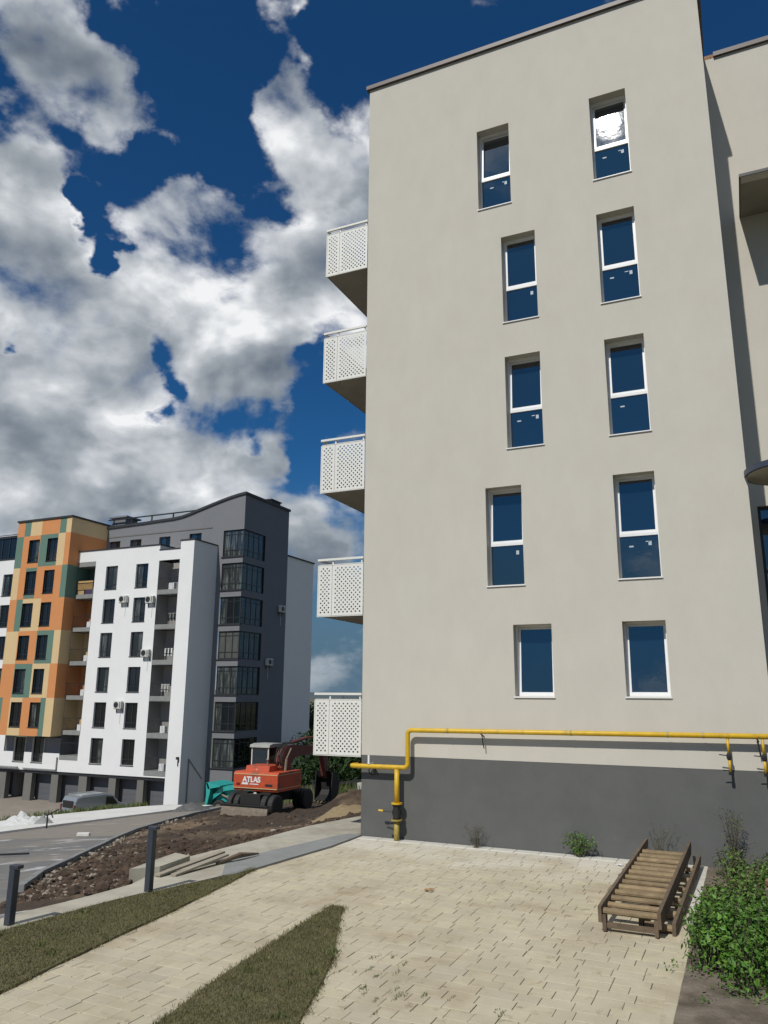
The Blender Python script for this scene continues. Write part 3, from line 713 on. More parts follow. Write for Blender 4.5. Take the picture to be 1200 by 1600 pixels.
    # lowered strip of sill under the frame
# balconies
def perf_panel(w, h, cell=.0535, hole=.021):
    """sheet with a quincunx of round holes, real openings, 3 mm thick; local x,z plane"""
    nx = max(2, round(w/cell)); nz_ = max(2, round(h/cell)); cx = w/nx; cz = h/nz_; V = []; Fc = []
    for i in range(nx):
        for j in range(nz_):
            x0, z0 = i*cx, j*cz; x1, z1 = x0+cx, z0+cz; bi = len(V)
            edge = i in (0,) or j in (0,) or i == nx-1 or j == nz_-1
            if (i+j) % 2 or edge:
                V += [(x0, 0, z0), (x1, 0, z0), (x1, 0, z1), (x0, 0, z1)]; Fc.append((bi, bi+1, bi+2, bi+3)); continue
            mx, mz = (x0+x1)/2, (z0+z1)/2
            sq = [(x1, mz), (x1, z1), (mx, z1), (x0, z1), (x0, mz), (x0, z0), (mx, z0), (x1, z0)]
            for q, (px, pz) in enumerate(sq): V.append((px, 0, pz))
            for q in range(8):
                an = math.pi/4*q; V.append((mx+hole*math.cos(an), 0, mz+hole*math.sin(an)))
            for q in range(8): V.append((mx+hole*math.cos(math.pi/4*q), .004, mz+hole*math.sin(math.pi/4*q)))
            for q in range(8):
                n = (q+1) % 8; Fc.append((bi+q, bi+n, bi+8+n, bi+8+q)); Fc.append((bi+8+q, bi+8+n, bi+16+n, bi+16+q))
    me = bpy.data.meshes.new('perforated_panel'); me.from_pydata(V, [], Fc); me.materials.append(M['balcony']); me.update(); return me
BX0 = -8.82; H1 = 1.17; front_l = perf_panel(.36, H1); front_r = perf_panel(-7.66-(BX0+.375), H1); side_p = perf_panel(3.9, H1)
lab = ['lowest white perforated balcony, just above the yellow pipe end', 'second white perforated balcony from the bottom', 'middle white perforated balcony on the left side', 'second white perforated balcony from the top', 'topmost white perforated balcony on the left side']
for k, zb in enumerate((1.62, 4.66, 7.60, 10.42, 13.33)):
    bal = wpart('balcony', MB().box(BX0+.02, FY+.02, zb+.01, XL, FY+3.9, zb+.20), M['soffit'], B, label=lab[k])
    def bp(name, me, x, y, z, rz=0):
        o = link(name, me, bal, (x, y, z)); o.rotation_euler = (0, 0, rz); return o
    bp('perforated_panel', front_l, BX0, FY-.012, zb); bp('perforated_panel', front_r, BX0+.375, FY-.012, zb)
    bp('perforated_panel', side_p, BX0, FY, zb, math.pi/2)
    wpart('panel_edge', MB().box(BX0-.012, FY-.02, zb-.008, BX0+.012, FY+.012, zb+H1).box(BX0-.012, FY-.02, zb-.022, XL-.005, FY+.012, zb-.008).box(BX0+.012, FY-.018, zb+H1+.001, XL-.005, FY+.01, zb+H1+.018), M['balcony'], bal)
    wpart('handrail', MB().box(BX0-.015, FY-.03, zb+1.275, XL-.005, FY+.015, zb+1.325).box(BX0-.015, FY+.016, zb+1.275, BX0+.03, FY+3.9, zb+1.325), M['balcony'], bal)
    wpart('rail_post', MB().box(BX0+.358, FY+.0, zb, BX0+.392, FY+.035, zb+1.275), M['balcony'], bal)
    wpart('rail_post', MB().box(-7.72, FY+.0, zb, -7.686, FY+.035, zb+1.275), M['balcony'], bal)
    for yy in (FY+1.3, FY+2.6): wpart('rail_post', MB().box(BX0+.006, yy, zb, BX0+.04, yy+.035, zb+1.275), M['balcony'], bal)

# ------------------------------------------------------------------ GAS PIPE
PY = FY-.19
def arc(p0, p1, p2, r, n=6):   # rounded corner points
    p0, p1, p2 = Vector(p0), Vector(p1), Vector(p2); a = (p0-p1).normalized(); b = (p2-p1).normalized(); out = []
    A = p1+a*r; Bq = p1+b*r; C = p1+(a+b)*r
    for k in range(n+1):
        t = k/n*math.pi/2; out.append(C-b*r*math.cos(t)-a*r*math.sin(t))
    return [A]+out[1:-1]+[Bq]
G = thing('gas_pipe', 'yellow gas pipe on stand-off brackets along the grey and beige wall', 'pipe', (-6.72, PY, 0))
p = [(-7.80, 19.5, 1.43)]+arc((-7.80, 19.5, 1.43), (-7.80, PY, 1.43), (-6, PY, 1.43), .07)+arc((-7, PY, 1.43), (-6.49, PY, 1.44), (-6.49, PY, 2.2), .09)+arc((-6.49, PY, 1.5), (-6.49, PY, 2.19), (-5, PY, 2.19), .09)+[(8, PY, 2.30)]
wpart('main_pipe', MB().tube(p, .047, 14), M['yellow'], G, smooth=True)
for xw in (-5.6, -3.1, -1.35, -.75): wpart('weld_seam', MB().tube([(xw-.02, PY, 2.19+(xw+6.4)*.0076), (xw+.02, PY, 2.19+(xw+6.4)*.0076)], .0505, 14), M['yellowold'], G)
wpart('riser', MB().tube([(-6.735, PY, 1.40), (-6.735, PY, .74)], .052, 14), M['yellow'], G, smooth=True)
wpart('flange', MB().tube([(-6.735, PY, .745), (-6.735, PY, .715)], .115, 16), M['yellow'], G)
wpart('valve_body', MB().tube([(-6.735, PY, .71), (-6.735, PY, .67), (-6.735, PY, .64), (-6.735, PY, .55), (-6.735, PY, .46), (-6.735, PY, .43)], [.10, .075, .07, .10, .07, .09], 14), M['greasy'], G, smooth=True)
wpart('flange', MB().tube([(-6.735, PY, .425), (-6.735, PY, .395)], .115, 16), M['yellowold'], G)
wpart('riser_foot', MB().tube([(-6.735, PY, .39), (-6.735, PY, -.05)], .056, 14), M['yellowold'], G, smooth=True, label='dull weathered lower piece of the riser')
lv = wpart('valve_lever', MB().tube([(-6.80, PY-.03, .565), (-7.02, PY-.05, .575)], .014, 8), M['black'], G)
wpart('lever_grip', MB().tube([(-7.02, PY-.05, .575), (-7.12, PY-.055, .58)], .022, 8), M['yellow'], lv)
wpart('anchor_rod', MB().tube([(-6.79, PY, .225), (-6.95, PY+.02, .255)], .022, 8), M['black'], G)
wpart('white_clip', MB().box(-7.395, PY-.02, 1.47, -7.345, FY-.004, 1.49).tube([(-7.37, PY-.03, 1.48), (-7.37, PY-.03, 1.66)], .024, 8), M['white'], G)
ring = [(-7.35+.085*math.cos(t*2*math.pi/16), PY+.12, 1.335+.085*math.sin(t*2*math.pi/16)) for t in range(17)]
wpart('hanger_ring', MB().tube(ring, .012, 6), M['black'], G); wpart('hanger_ring', MB().tube([(-7.25, PY+.12, 1.3), (-7.22, PY+.12, 1.24)], .012, 6), M['black'], G)
for x in (-4.9, .12):
    z = 2.19+(x+6.4)*.0076
    wpart('bracket', MB().tube([(x, PY, z-.047), (x+.02, PY+.08, z-.09), (x, FY, z-.10)], .014, 6), M['greasy'], G); wpart('hook', MB().tube([(x+.01, PY+.03, z-.06), (x+.02, PY+.06, z-.22), (x+.03, PY+.1, z-.33)], .011, 6), M['greasy'], G)
for x in (-.355, .205):
    z = 2.19+(x+6.4)*.0076
    d = wpart('branch_pipe', MB().tube([(x, PY, z-.04), (x, PY, 1.93)], .024, 8).tube([(x, PY, 1.84), (x, PY, 1.62)], .024, 8), M['yellow'], G, smooth=True)
    wpart('branch_valve', MB().tube([(x, PY, 1.94), (x, PY, 1.91), (x, PY, 1.86), (x, PY, 1.83)], [.03, .042, .042, .03], 8), M['greasy'], d)
    wpart('valve_lever', MB().tube([(x-.16, PY-.02, 1.915), (x, PY-.02, 1.90)], .009, 6), M['greasy'], d)
    wpart('valve_lever', MB().tube([(x-.12, PY-.01, 1.655), (x, PY, 1.65)], .009, 6), M['greasy'], d)
    wpart('branch_cap', MB().tube([(x, PY, 1.63), (x, PY, 1.575)], .03, 8), M['greasy'], d)

# ------------------------------------------------------------------ WOODEN LADDERS
def ladder(name, label, n, L_, Wd, m_rail, rung_z, rail_h, legs=True, seed=0):
    """local: near end at origin, runs along +y, x from 0 to Wd"""
    rs = random.Random(seed)
    t = thing(name, label, 'ladder')
    for sx in (0, Wd):
        mb = MB(); y1 = L_
        z0 = 0; prof = [(0, 0), (0, rail_h), (y1-.30, rail_h+.0), (y1, rail_h*.95), (y1-.0, rail_h*.55), (y1-.12, 0)]
        mb.prism(prof, sx-.022, sx+.022, 'x'); link('rail', mb.mesh('rail', M['wood']), t)
    for k in range(n):
        y = .13+k*(L_-.95)/(n-1)+rs.uniform(-.015, .015); r = .058+rs.uniform(-.006, .008); dz = rs.uniform(-.006, .006)
        prof = [(y+r*math.cos(a)*1.25, rung_z+dz+r*.62*math.sin(a)) for a in [math.pi*2*q/9 for q in range(9)]]
        mb = MB().prism(prof, .024+rs.uniform(0, .012), Wd-.024, 'x'); link('rung', mb.mesh('rung', M['woodrung']), t)
    if legs:
        for sx in (.045, Wd-.045): link('leg', MB().box(sx-.024, .02, -.10, sx+.024, .14, rung_z-.03).mesh('leg', M['wood']), t)
        link('cross_bar', MB().box(.07, .05, -.07, Wd-.07, .10, -.01).mesh('cross_bar', M['wood']), t)
        for sx in (.045, Wd-.045): link('leg', MB().box(sx-.024, L_-.5, -.24, sx+.024, L_-.38, rung_z-.03).mesh('leg', M['wood']), t)
    return t
L1 = ladder('wooden_ladder', 'upper wooden ladder with thick rungs, lying sloped on the paving towards the wall', 13, 4.55, .72, None, .115, .19, True, 3)
L1.location = (-1.93, 10.93, .115); L1.rotation_euler = (R(1.75), 0, R(-1.2))
L2 = ladder('wooden_ladder', 'lower wooden ladder, mostly hidden under the other one, at the right paving edge', 6, 4.35, .40, None, .05, .15, False, 5)
L2.location = (-1.47, 11.15, .012); L2.rotation_euler = (R(1.1), R(2), R(-1.2))

# ------------------------------------------------------------------ BOLLARDS
def bollard(label, x, y, hgt):
    t = thing('bollard_lamp', label, 'bollard', (x, y, .02), 'dark bollards along the lawn edge')
    link('post', MB().cbox(-.048, -.048, 0, .048, .048, hgt-.045, .005).mesh('post', M['anthra']), t)
    link('lamp_head', MB().cbox(-.051, -.051, hgt-.042, .10, .051, hgt, .005).mesh('lamp_head', M['anthra']), t)
    link('lens', MB().box(.055, -.035, hgt-.047, .09, .035, hgt-.0425).mesh('lens', M['offwhite']), t)
    link('base_plate', MB().box(-.09, -.09, -.01, .09, .09, .006).mesh('base_plate', M['anthra']), t)
bollard('dark bollard standing by the concrete block at the lawn edge', -8.36, 9.97, .92)
bollard('dark bollard with side lip, nearest the left picture edge', -8.77, 7.85, .72)

# ------------------------------------------------------------------ concrete block, planks
cb = MB(); cb.prism([(-9.20, 10.48), (-8.90, 10.85), (-9.0, 11.75), (-9.40, 11.85)], -.25, .17, 'z')
thing('concrete_block', 'low pale concrete block at the sidewalk edge behind the bollard', 'block', data=cb.mesh('concrete_block', M['concrete']))
for k, (a, b, w) in enumerate((((-8.86, 10.75, .06), (-8.72, 12.3, .17), .13), ((-8.66, 10.9, .05), (-8.56, 12.2, .15), .11))):
    thing('plank', ['outer grey plank leaning on the concrete block', 'inner grey plank beside the grey strip, leaning on the block'][k], 'plank',
          data=MB().obox(a, b, w, .03).mesh('plank', mat('grey_plank', (.30, .265, .20), .9, 6, .2, .3, 30)))
thing('cloth_scrap', 'dark bent rubber scrap at the end of the leaning planks', 'scrap', data=MB().tube([(-8.55, 11.9, .06), (-8.42, 12.4, .12), (-8.35, 12.9, .07)], [.02, .05, .015], 6).mesh('cloth_scrap', M['wood']))
# small debris
def leafbit(x, y, s, m, label, name='dry_leaf'):
    mb = MB()
    for k in range(6):
        a = random.uniform(0, 6.28); b = a+random.uniform(.6, 1.4); r = s*random.uniform(.5, 1)
        mb.poly([(x+random.uniform(-s, s)*.4, y+random.uniform(-s, s)*.4, .012), (x+r*math.cos(a), y+r*math.sin(a), .03), (x+r*math.cos(b), y+r*math.sin(b), .02)])
    thing(name, label, 'litter', data=mb.mesh(name, m, recalc=False))
leafbit(-4.65, 11.95, .13, mat('rust_leaf', (.33, .17, .07), .8), 'dry orange brown leaf litter in the middle of the paving')
leafbit(-2.25, 15.1, .10, M['bag'], 'white paper scrap by the wall behind the ladder', 'paper_scrap')
# brown block and stone at the right
thing('terracotta_block', 'reddish brown slab lying in the weeds at the right picture edge', 'slab',
      data=MB().obox((.16, 12.6, .38), (.95, 14.2, .80), .30, .15).mesh('terracotta_block', M['brown']))
thing('stone_slab', 'pale grey stone slab below the reddish slab at the right edge', 'stone',
      data=MB().obox((.13, 11.9, .42), (.9, 12.7, .62), .32, .12).mesh('stone_slab', M['stone']))

# ------------------------------------------------------------------ FOLIAGE
def leaves(name, pts, size, m, parent=None, kind=None, label=None, loc=(0, 0, 0), droop=.5, fold=.25, aspect=.55):
    """pts: Nx6 (position, outward normal). Each leaf is a folded blade of two quads"""
    P = np.array(pts); n = len(P); nor = P[:, 3:6]+rng.normal(0, .55, (n, 3)); nor /= np.linalg.norm(nor, axis=1)[:, None]+1e-9
    t = rng.normal(0, 1, (n, 3)); t[:, 2] -= droop; t -= nor*(t*nor).sum(1)[:, None]; t /= np.linalg.norm(t, axis=1)[:, None]+1e-9
    s = np.cross(nor, t); sz = size*rng.uniform(.55, 1.35, n)[:, None]
    base = P[:, :3]; V = np.zeros((n, 6, 3)); w = aspect
    V[:, 0] = base; V[:, 1] = base+t*sz*.45+s*sz*w*.5-nor*sz*fold*.4; V[:, 2] = base+t*sz*.55+nor*0
    V[:, 3] = base+t*sz*.45-s*sz*w*.5-nor*sz*fold*.4; V[:, 4] = base+t*sz*1.05-nor*sz*.18; V[:, 5] = base+t*sz*.98
    F = np.array([[0, 1, 4, 2], [0, 2, 4, 3]])
    idx = (np.arange(n)[:, None, None]*6+F[None]).reshape(-1)
    me = bpy.data.meshes.new(name); me.vertices.add(n*6); me.vertices.foreach_set('co', V.reshape(-1))
    me.loops.add(n*8); me.loops.foreach_set('vertex_index', idx); me.polygons.add(n*2)
    me.polygons.foreach_set('loop_start', np.arange(0, n*8, 4)); me.polygons.foreach_set('loop_total', np.full(n*2, 4)); me.update()
    me.materials.append(m); return link(name, me, parent, loc, label, kind)
def blob_points(clumps, per):
    out = []
    for cx, cy, cz, rx, rz in clumps:
        k = int(per*rx*rx)
        d = rng.normal(0, 1, (k, 3)); d /= np.linalg.norm(d, axis=1)[:, None]; rad = rng.uniform(.45, 1.05, k)**.6
        p = d*rad[:, None]*np.array([rx, rx, rz])+np.array([cx, cy, cz]); keep = p[:, 2] > .02
        q = np.hstack([p, d+np.array([0, 0, .35])]); out.append(q[keep])
    return np.vstack(out)
rb = random.Random(11)
def sprigs(clumps, n):      # small shoots: stems carrying leaves, poke out of the clumps
    st = MB(); lp = []
    for _ in range(n):
        cx, cy, cz, rx, rz = rb.choice(clumps); a = rb.uniform(0, 6.28); rr = rb.uniform(.1, 1.0)
        bx, by = cx+math.cos(a)*rr*rx*.55, cy+math.sin(a)*rr*rx*.55; tx, ty = cx+math.cos(a)*rr*rx*1.05, cy+math.sin(a)*rr*rx*1.05
        tz = cz+rz*math.sqrt(max(0, 1-rr*rr*.85))*rb.uniform(.85, 1.25)
        st.tube([(bx, by, .0), ((bx+tx)/2, (by+ty)/2, tz*.6), (tx, ty, tz)], [.006, .004, .002], 4, False)
        for k in range(9):
            q = .45+.55*k/8; px, py, pz = bx+(tx-bx)*q, by+(ty-by)*q, tz*q; an = rb.uniform(0, 6.28)
            lp.append((px, py, pz, math.cos(an)*.5, math.sin(an)*.5, .8))
    return st, lp
bush = thing('leafy_bush', 'dense bright green leafy bush at the lower right corner beside the paving', 'bush', (-.1, 10.2, 0))
cl = []
for k in range(84):
    y = rb.uniform(9.35, 12.3); x = rb.uniform(-.62, 1.5)
    if y < 9.9 and x < -.25: y += .35
    if x > .1 and rb.random() < .35: y -= .35
    hgt = rb.uniform(.42, .66)*(1.0 if y < 11.4 else .75); r = rb.uniform(.18, .34)
    cl.append((x, y, hgt*.45, r, hgt*.62))
cl += [(-.66, 10.6, .28, .25, .32), (-.70, 11.1, .25, .22, .28), (-.55, 10.35, .3, .26, .36), (.1, 9.75, .2, .28, .28), (.45, 9.55, .18, .25, .24)]
st, lp = sprigs(cl, 420)
off = -bush.location
o = link('stem', st.mesh('stem', M['drystalk'], recalc=False), bush, off, kind='stuff')
pts = np.vstack([blob_points(cl, 2300), np.array(lp)])
leaves('foliage', pts, .062, M['leaf'], bush, None, None, off)
# low weeds in front of the bush and a creeper on the paving
leaves('weeds', blob_points([(-.35, 9.35, .03, .22, .10), (-.1, 9.15, .02, .2, .08), (.5, 9.2, .04, .3, .1), (-.62, 9.0, .02, .12, .05), (.2, 8.4, .02, .2, .07), (-.5, 8.2, .02, .15, .05), (.9, 8.6, .03, .25, .1), (-.98, 10.0, .03, .10, .05), (-1.0, 9.75, .02, .06, .04)], 2600), .04, M['leaf'], None, 'stuff', 'low green weeds creeping on the bare soil in front of the bush')
# weed patch between bush and wall
pc = []
for k in range(60):
    y = rb.uniform(12.0, 15.5); x = rb.uniform(-.70+(.2 if y > 14 else 0), 1.5); hg = rb.uniform(.22, .55); pc.append((x, y, hg*.45, rb.uniform(.16, .3), hg*.6))
wp = thing('weed_patch', 'olive green overgrown weeds between the bush and the grey wall', 'weeds', (0, 14, 0))
st, lp = sprigs(pc, 220); link('stem', st.mesh('stem', M['drystalk'], recalc=False), wp, -wp.location, kind='stuff')
leaves('foliage', np.vstack([blob_points(pc, 1300), np.array(lp)]), .052, M['leafdry'], wp, None, None, -wp.location)
leaves('foliage', blob_points([c for c in pc[:48]], 1900), .055, M['leaf'], wp, None, None, -wp.location)
def tall_weed(label, x, y, h, r, n, m, leafs, seed, lsize=.03):
    q = random.Random(seed); t = thing('weed', label, 'weed', (x, y, 0)); st = MB(); lp = []
    for k in range(n):
        a = q.uniform(0, 6.28); tx, ty = r*math.cos(a)*q.uniform(.2, 1), r*math.sin(a)*q.uniform(.2, 1)*.6; hh = h*q.uniform(.5, 1)
        b0 = (q.gauss(0, .03), q.gauss(0, .03), 0); m1 = (tx*.4, ty*.4, hh*.55); e1 = (tx, ty, hh)
        st.tube([b0, m1, e1], [.004, .003, .0015], 4, False)
        for j in range(leafs):
            s = q.uniform(.2, 1); P = Vector(m1).lerp(Vector(e1), s) if s > .5 else Vector(b0).lerp(Vector(m1), s*2)
            e = P+Vector((q.gauss(0, .04), q.gauss(0, .04), q.uniform(0, .06)))
            if leafs and q.random() < .5: st.tube([P, e], [.0015, .001], 3, False)
            lp.append((e.x, e.y, e.z, q.gauss(0, .5), q.gauss(0, .5), .7))
    link('stem', st.mesh('stem', M['drystalk'], recalc=False), t); leaves('foliage', lp, lsize, m, t)
tall_weed('dry brown wispy weed at the foot of the grey wall, left of the green one', -5.05, 15.5, .45, .38, 22, M['drystalk'], 12, 2, .022)
tall_weed('small leafy green weed at the foot of the grey wall, middle', -3.05, 15.5, .42, .36, 26, M['leaf'], 22, 3, .042)
tall_weed('pale thin weed against the wall behind the ladder', -1.65, 15.5, .75, .40, 16, M['leafdry'], 9, 4, .022)
tall_weed('tall wispy weed against the wall right of the ladders', -.42, 15.4, 1.05, .32, 26, M['leafdry'], 16, 5, .026)
tall_weed('short dark weed at the wall, right picture edge', .35, 15.45, .6, .3, 18, M['leafdry'], 14, 6, .028)
# ------------------------------------------------------------------ LEFT APARTMENT BLOCK
NY = 52.0; GY = 55.25; P_ = 2.94
A = thing('apartment_block', 'far white, grey and orange-green chequered apartment block with garages below', 'building', (-50, 54, -6.25))
SILL = [11.83-P_*k for k in range(6)]; WH = 2.07
rw = random.Random(21)
def far_window(x0, z0, w, h, y, kind='plain', fr=.07, nv=2, low=.42, inset=.16, mats=None):
    """dark framed window whose outer frame is the part and the panes its children"""
    fm = MB(); d = .07; Y0 = y+inset
    fm.box(x0, Y0, z0, x0+w, Y0+d, z0+fr); fm.box(x0, Y0, z0+h-fr, x0+w, Y0+d, z0+h)
    fm.box(x0, Y0, z0+fr, x0+fr, Y0+d, z0+h-fr); fm.box(x0+w-fr, Y0, z0+fr, x0+w, Y0+d, z0+h-fr)
    for k in range(1, nv):
        mx = x0+w*k/nv; fm.box(mx-fr*.5, Y0+.002, z0+fr, mx+fr*.5, Y0+d-.002, z0+h-fr)
    if low: fm.box(x0+fr, Y0+.004, z0+low, x0+w-fr, Y0+d-.004, z0+low+fr*.7)
    fm.box(x0-.03, y-.05, z0-.05, x0+w+.03, Y0, z0-.005)
    W_ = wpart('window', fm, M['frame'], A)
    for k in range(nv):
        g = mats[k] if mats else M[rw.choice(['glassdark', 'glassdark', 'glassdark', 'glasscurt'])]
        wpart('pane', MB().box(x0+w*k/nv+(fr if k == 0 else fr*.5), Y0+.035, z0+fr, x0+w*(k+1)/nv-(fr if k == nv-1 else fr*.5), Y0+.05, z0+h-fr), g, W_)
    return W_
# white wing
H = []
for z in SILL:
    for x in (-50.87, -47.45): H.append((x, x+1.35, z, z+WH, .2))
BAND = -3.68
WT_ = 15.42
mb = MB()
lz = [14.45-P_*k for k in range(7)]      # loggia slab tops
holesL = [(-54.3, -52.15, lz[k+1], lz[k]-(.0 if k == 0 else .38), .0) for k in range(5)]
holesL.append((-54.75, -52.2, -2.32, lz[5]-.38, .0))
holesR = [(-44.95, -42.72, lz[k+1], lz[k]-.40, .0) for k in range(6)]
wall_y(mb, -54.3, -44.95, BAND, WT_, NY, [h for h in H]+[h for h in holesL[:5]]+[(-54.3, -52.2, -2.32, lz[5]-.38, 0)], 0)
wall_y(mb, -44.95, -42.72, BAND, 14.95, NY, holesR, 0)
mb.quad((-44.95, NY, 14.95), (-44.95, GY, 14.95), (-44.95, GY, WT_), (-44.95, NY, WT_))
mb.quad((-54.3, NY, WT_), (-44.95, NY, WT_), (-44.95, GY, WT_-.3), (-54.3, GY, WT_-.3))
# left loggia slabs fronts are grey; left of the orange tower
wall_y(mb, -84, -61.05, BAND, 15.3, NY, [(x, x+1.35, z, z+WH, .2) for z in SILL for x in (-63.75, -67.2, -72.0)], 0)
wall_y(mb, -61.05, -54.3, BAND, -.95, NY, [(-59.85, -58.5, -3.02, -.95, .2), (-57.6, -56.25, -3.02, -.95, .2), (-61.5, -59.85, -2.2, -.95, .0), (-58.5, -57.6, -2.2, -.95, 0), (-56.25, -54.3, -2.2, -.95, 0)], .0)
wpart('white_wall', mb, M['wwall'], A)
for a, b in ((-61.5, -59.86), (-58.49, -57.61), (-56.24, -54.3)): wpart('grey_band', MB().box(a, NY+.10, -2.25, b, NY+.2, -.9), M['gwall'], A)
for z in SILL:
    for x in (-50.87, -47.45, -63.75, -67.2, -72.0): far_window(x, z, 1.35, WH, NY)
for x in (-59.85, -57.6): far_window(x, -3.02, 1.35, 2.05, NY)
# parapet caps
wpart('parapet_cap', MB().box(-54.35, NY-.06, WT_, -44.88, NY+.25, WT_+.10).box(-45.1, NY+.25, WT_, -44.88, GY, WT_+.10), M['roof'], A)
wpart('parapet_cap', MB().box(-45.0, NY-.05, 14.95, -42.7, NY+.2, 15.03), M['roof'], A)
# loggias
def loggia(x0, x1, ztop, zbot, k, left, last=False):
    back = NY+1.55
    mb = MB(); mb.quad((x0, back, zbot), (x1, back, zbot), (x1, back, ztop), (x0, back, ztop))
    mb.quad((x1, NY, zbot), (x1, back, zbot), (x1, back, ztop), (x1, NY, ztop))
    mb.quad((x0, NY+.001, zbot), (x0, back, zbot), (x0, back, ztop), (x0, NY+.001, ztop))
    lg = wpart('loggia', mb, M['gwall'] if left else mat('shaded_loggia_render', (.30, .29, .275), .88, 1, .05), A)  # right loggias: shade on the white walls put into a grey colour
    wpart('loggia_slab', MB().box(x0+.002, NY-.03, zbot-.36, x1-.002, back, zbot-.002), M['concgrey'], lg)
    wpart('balcony_door', MB().box(x1-.95 if not left else x1-1.0, back-.03, zbot+.02, x1-.15, back-.004, zbot+2.15), M['glassdark'], lg)
    r = MB(); r.box(x0, NY+.02, zbot+1.02, x1, NY+.05, zbot+1.06)
    n = 16
    for q in range(n): xx = x0+(x1-x0)*(q+.5)/n; r.box(xx-.008, NY+.027, zbot, xx+.008, NY+.043, zbot+1.02)
    wpart('railing', r, M['frame'], lg)
    return lg
for k in range(5):
    lg = loggia(-54.29, -52.155, lz[k]-.002-(0 if k == 0 else .38), lz[k+1], k, True)
    colr = ['green', 'orange', 'cream', 'orange', 'cream'][k]
    wpart('coloured_side_wall', MB().box(-54.285, NY+.01, lz[k+1]+.01, -54.26, NY+1.54, lz[k]-.40), M[colr], lg)
    wpart('coloured_back_wall', MB().box(-54.25, NY+1.52, lz[k+1]+.01, -53.4, NY+1.545, lz[k]-.40), M[colr], lg)
    if k: wpart('slab_overhang', MB().box(-54.9, NY-.9, lz[k]-.30, -54.31, NY-.02, lz[k]-.1), M['concgrey'], lg) if False else None
lg = loggia(-54.28, -52.205, lz[5]-.385, -2.32, 5, True)
for k in range(6): loggia(-44.94, -42.73, lz[k]-.405, lz[k+1], k, False)
wpart('loggia_header', MB().box(-54.29, NY+.01, lz[0]-.42, -52.16, NY+1.5, lz[0]-.004), M['concgrey'], A)
thing('balcony_screen', 'tan board screen with purple cloth on the topmost left loggia', 'screen', data=MB().box(-54.2, NY+.06, 11.95, -52.35, NY+.10, 12.75).mesh('balcony_screen', M['tan']))
thing('cloth', 'purple cloth hanging below the tan board screen', 'cloth', data=MB().box(-53.2, NY+.06, 11.5, -52.4, NY+.09, 11.93).mesh('cloth', M['purple']))
thing('crate', 'pale crate beside the purple cloth on the topmost left loggia', 'crate', data=MB().box(-54.15, NY+.12, 11.52, -53.4, NY+.5, 11.9).mesh('crate', M['cream']))
bx = [(-52.75, lz[2], 'second'), (-52.75, lz[3], 'third'), (-52.75, lz[4], 'fourth'), (-52.75, lz[5], 'fifth')]
for x, z, w in bx:
    thing('white_box', 'small white box on the %s left loggia from the top' % w, 'box', data=MB().cbox(x, NY+.15, z, x+.42, NY+.55, z+.5, .02).mesh('white_box', M['white']))
for x, z, s, w in ((-43.6, lz[6]+.02, .5, 'lowest'), (-43.75, lz[5]+.02, .5, 'second lowest'), (-43.9, lz[1]+.02, .6, 'topmost')):
    thing('white_box', 'white box on the %s right loggia of the white block' % w, 'box', data=MB().cbox(x, NY+.15, z, x+s, NY+.5, z+.55, .02).mesh('white_box', M['white']))
def laundry(label, x, z, m):
    t = thing('drying_rack', label, 'laundry rack', (x, NY+.6, z))
    for q in range(5): link('laundry', MB().box(q*.16-.4, -.1, .35+.1*(q % 2), q*.16-.27, .0, .95).mesh('laundry', m[q % 2]), t)
    link('frame', MB().box(-.45, -.05, .95, .45, -.02, .98).box(-.4, -.05, 0, -.37, -.02, .95).box(.37, -.05, 0, .4, -.02, .95).mesh('frame', M['offwhite']), t)
laundry('drying rack with white and dark laundry on the third right loggia', -43.7, lz[3], (M['white'], M['frame']))
laundry('drying rack with grey laundry on the fourth right loggia', -43.8, lz[4], (M['offwhite'], M['concgrey']))
laundry('dark drying rack on the second right loggia from the top', -43.6, lz[2], (M['frame'], M['concgrey']))
# pillar
PT = 15.62
mb = MB(); mb.box(-42.72, NY-.02, -6.6, -41.3, GY, PT); wpart('white_pillar', mb, M['wwall'], A)
wpart('pillar_cap', MB().box(-42.78, NY-.08, PT, -41.24, GY, PT+.10), M['roof'], A)
wpart('wall_lamp', MB().box(-41.6, NY-.25, -2.2, -41.45, NY-.02, -2.0).box(-41.55, NY-.1, -2.7, -41.5, NY-.02, -2.2), M['frame'], A)
# grey back part with swept roof
RO = [(-61.0, 18.0), (-54.9, 18.2), (-50, 18.32), (-47.8, 18.4), (-46.4, 18.44), (-45.4, 18.55), (-44.5, 18.75), (-43.6, 19.0), (-42.4, 19.32), (-41.2, 19.62), (-40.2, 19.85), (-39.4, 20.0), (-38.6, 20.1)]
gw = [(-53.95, -52.6, 14.85, 16.95), (-51.4, -50.05, 14.85, 16.95), (-47.95, -46.66, 14.2, 16.95), (-44.5, -43.16, 14.6, 16.98)]
mb = MB(); wall_y(mb, -61, -40.75, -6.6, 17.3, GY, gw, .2)
bays = [(14.60-P_*k, 16.96-P_*k) for k in range(7)]
bays[0] = (14.6, 16.97)
wall_y(mb, -40.75, -38.6, -6.6, 17.3, GY, [(-40.75, -38.6, b[0], b[1]) for b in bays], 0)
for (xa, za), (xb, zb) in zip(RO, RO[1:]): mb.quad((xa, GY, 17.3), (xb, GY, 17.3), (xb, GY, zb), (xa, GY, za))
wpart('grey_wall', mb, M['gwall'], A)
for x0, x1, z0, z1 in gw: far_window(x0, z0, x1-x0, z1-z0, GY, mats=[M['glass'], M['glassdark']])
mb = MB(); wall_x(mb, GY, 62.6, -6.6, 20.1, -38.6, [(GY, 58.65, b[0], b[1]) for b in bays], 0)
wpart('shaded_grey_side_wall', mb, M['dgwall'], A)
mb = MB()
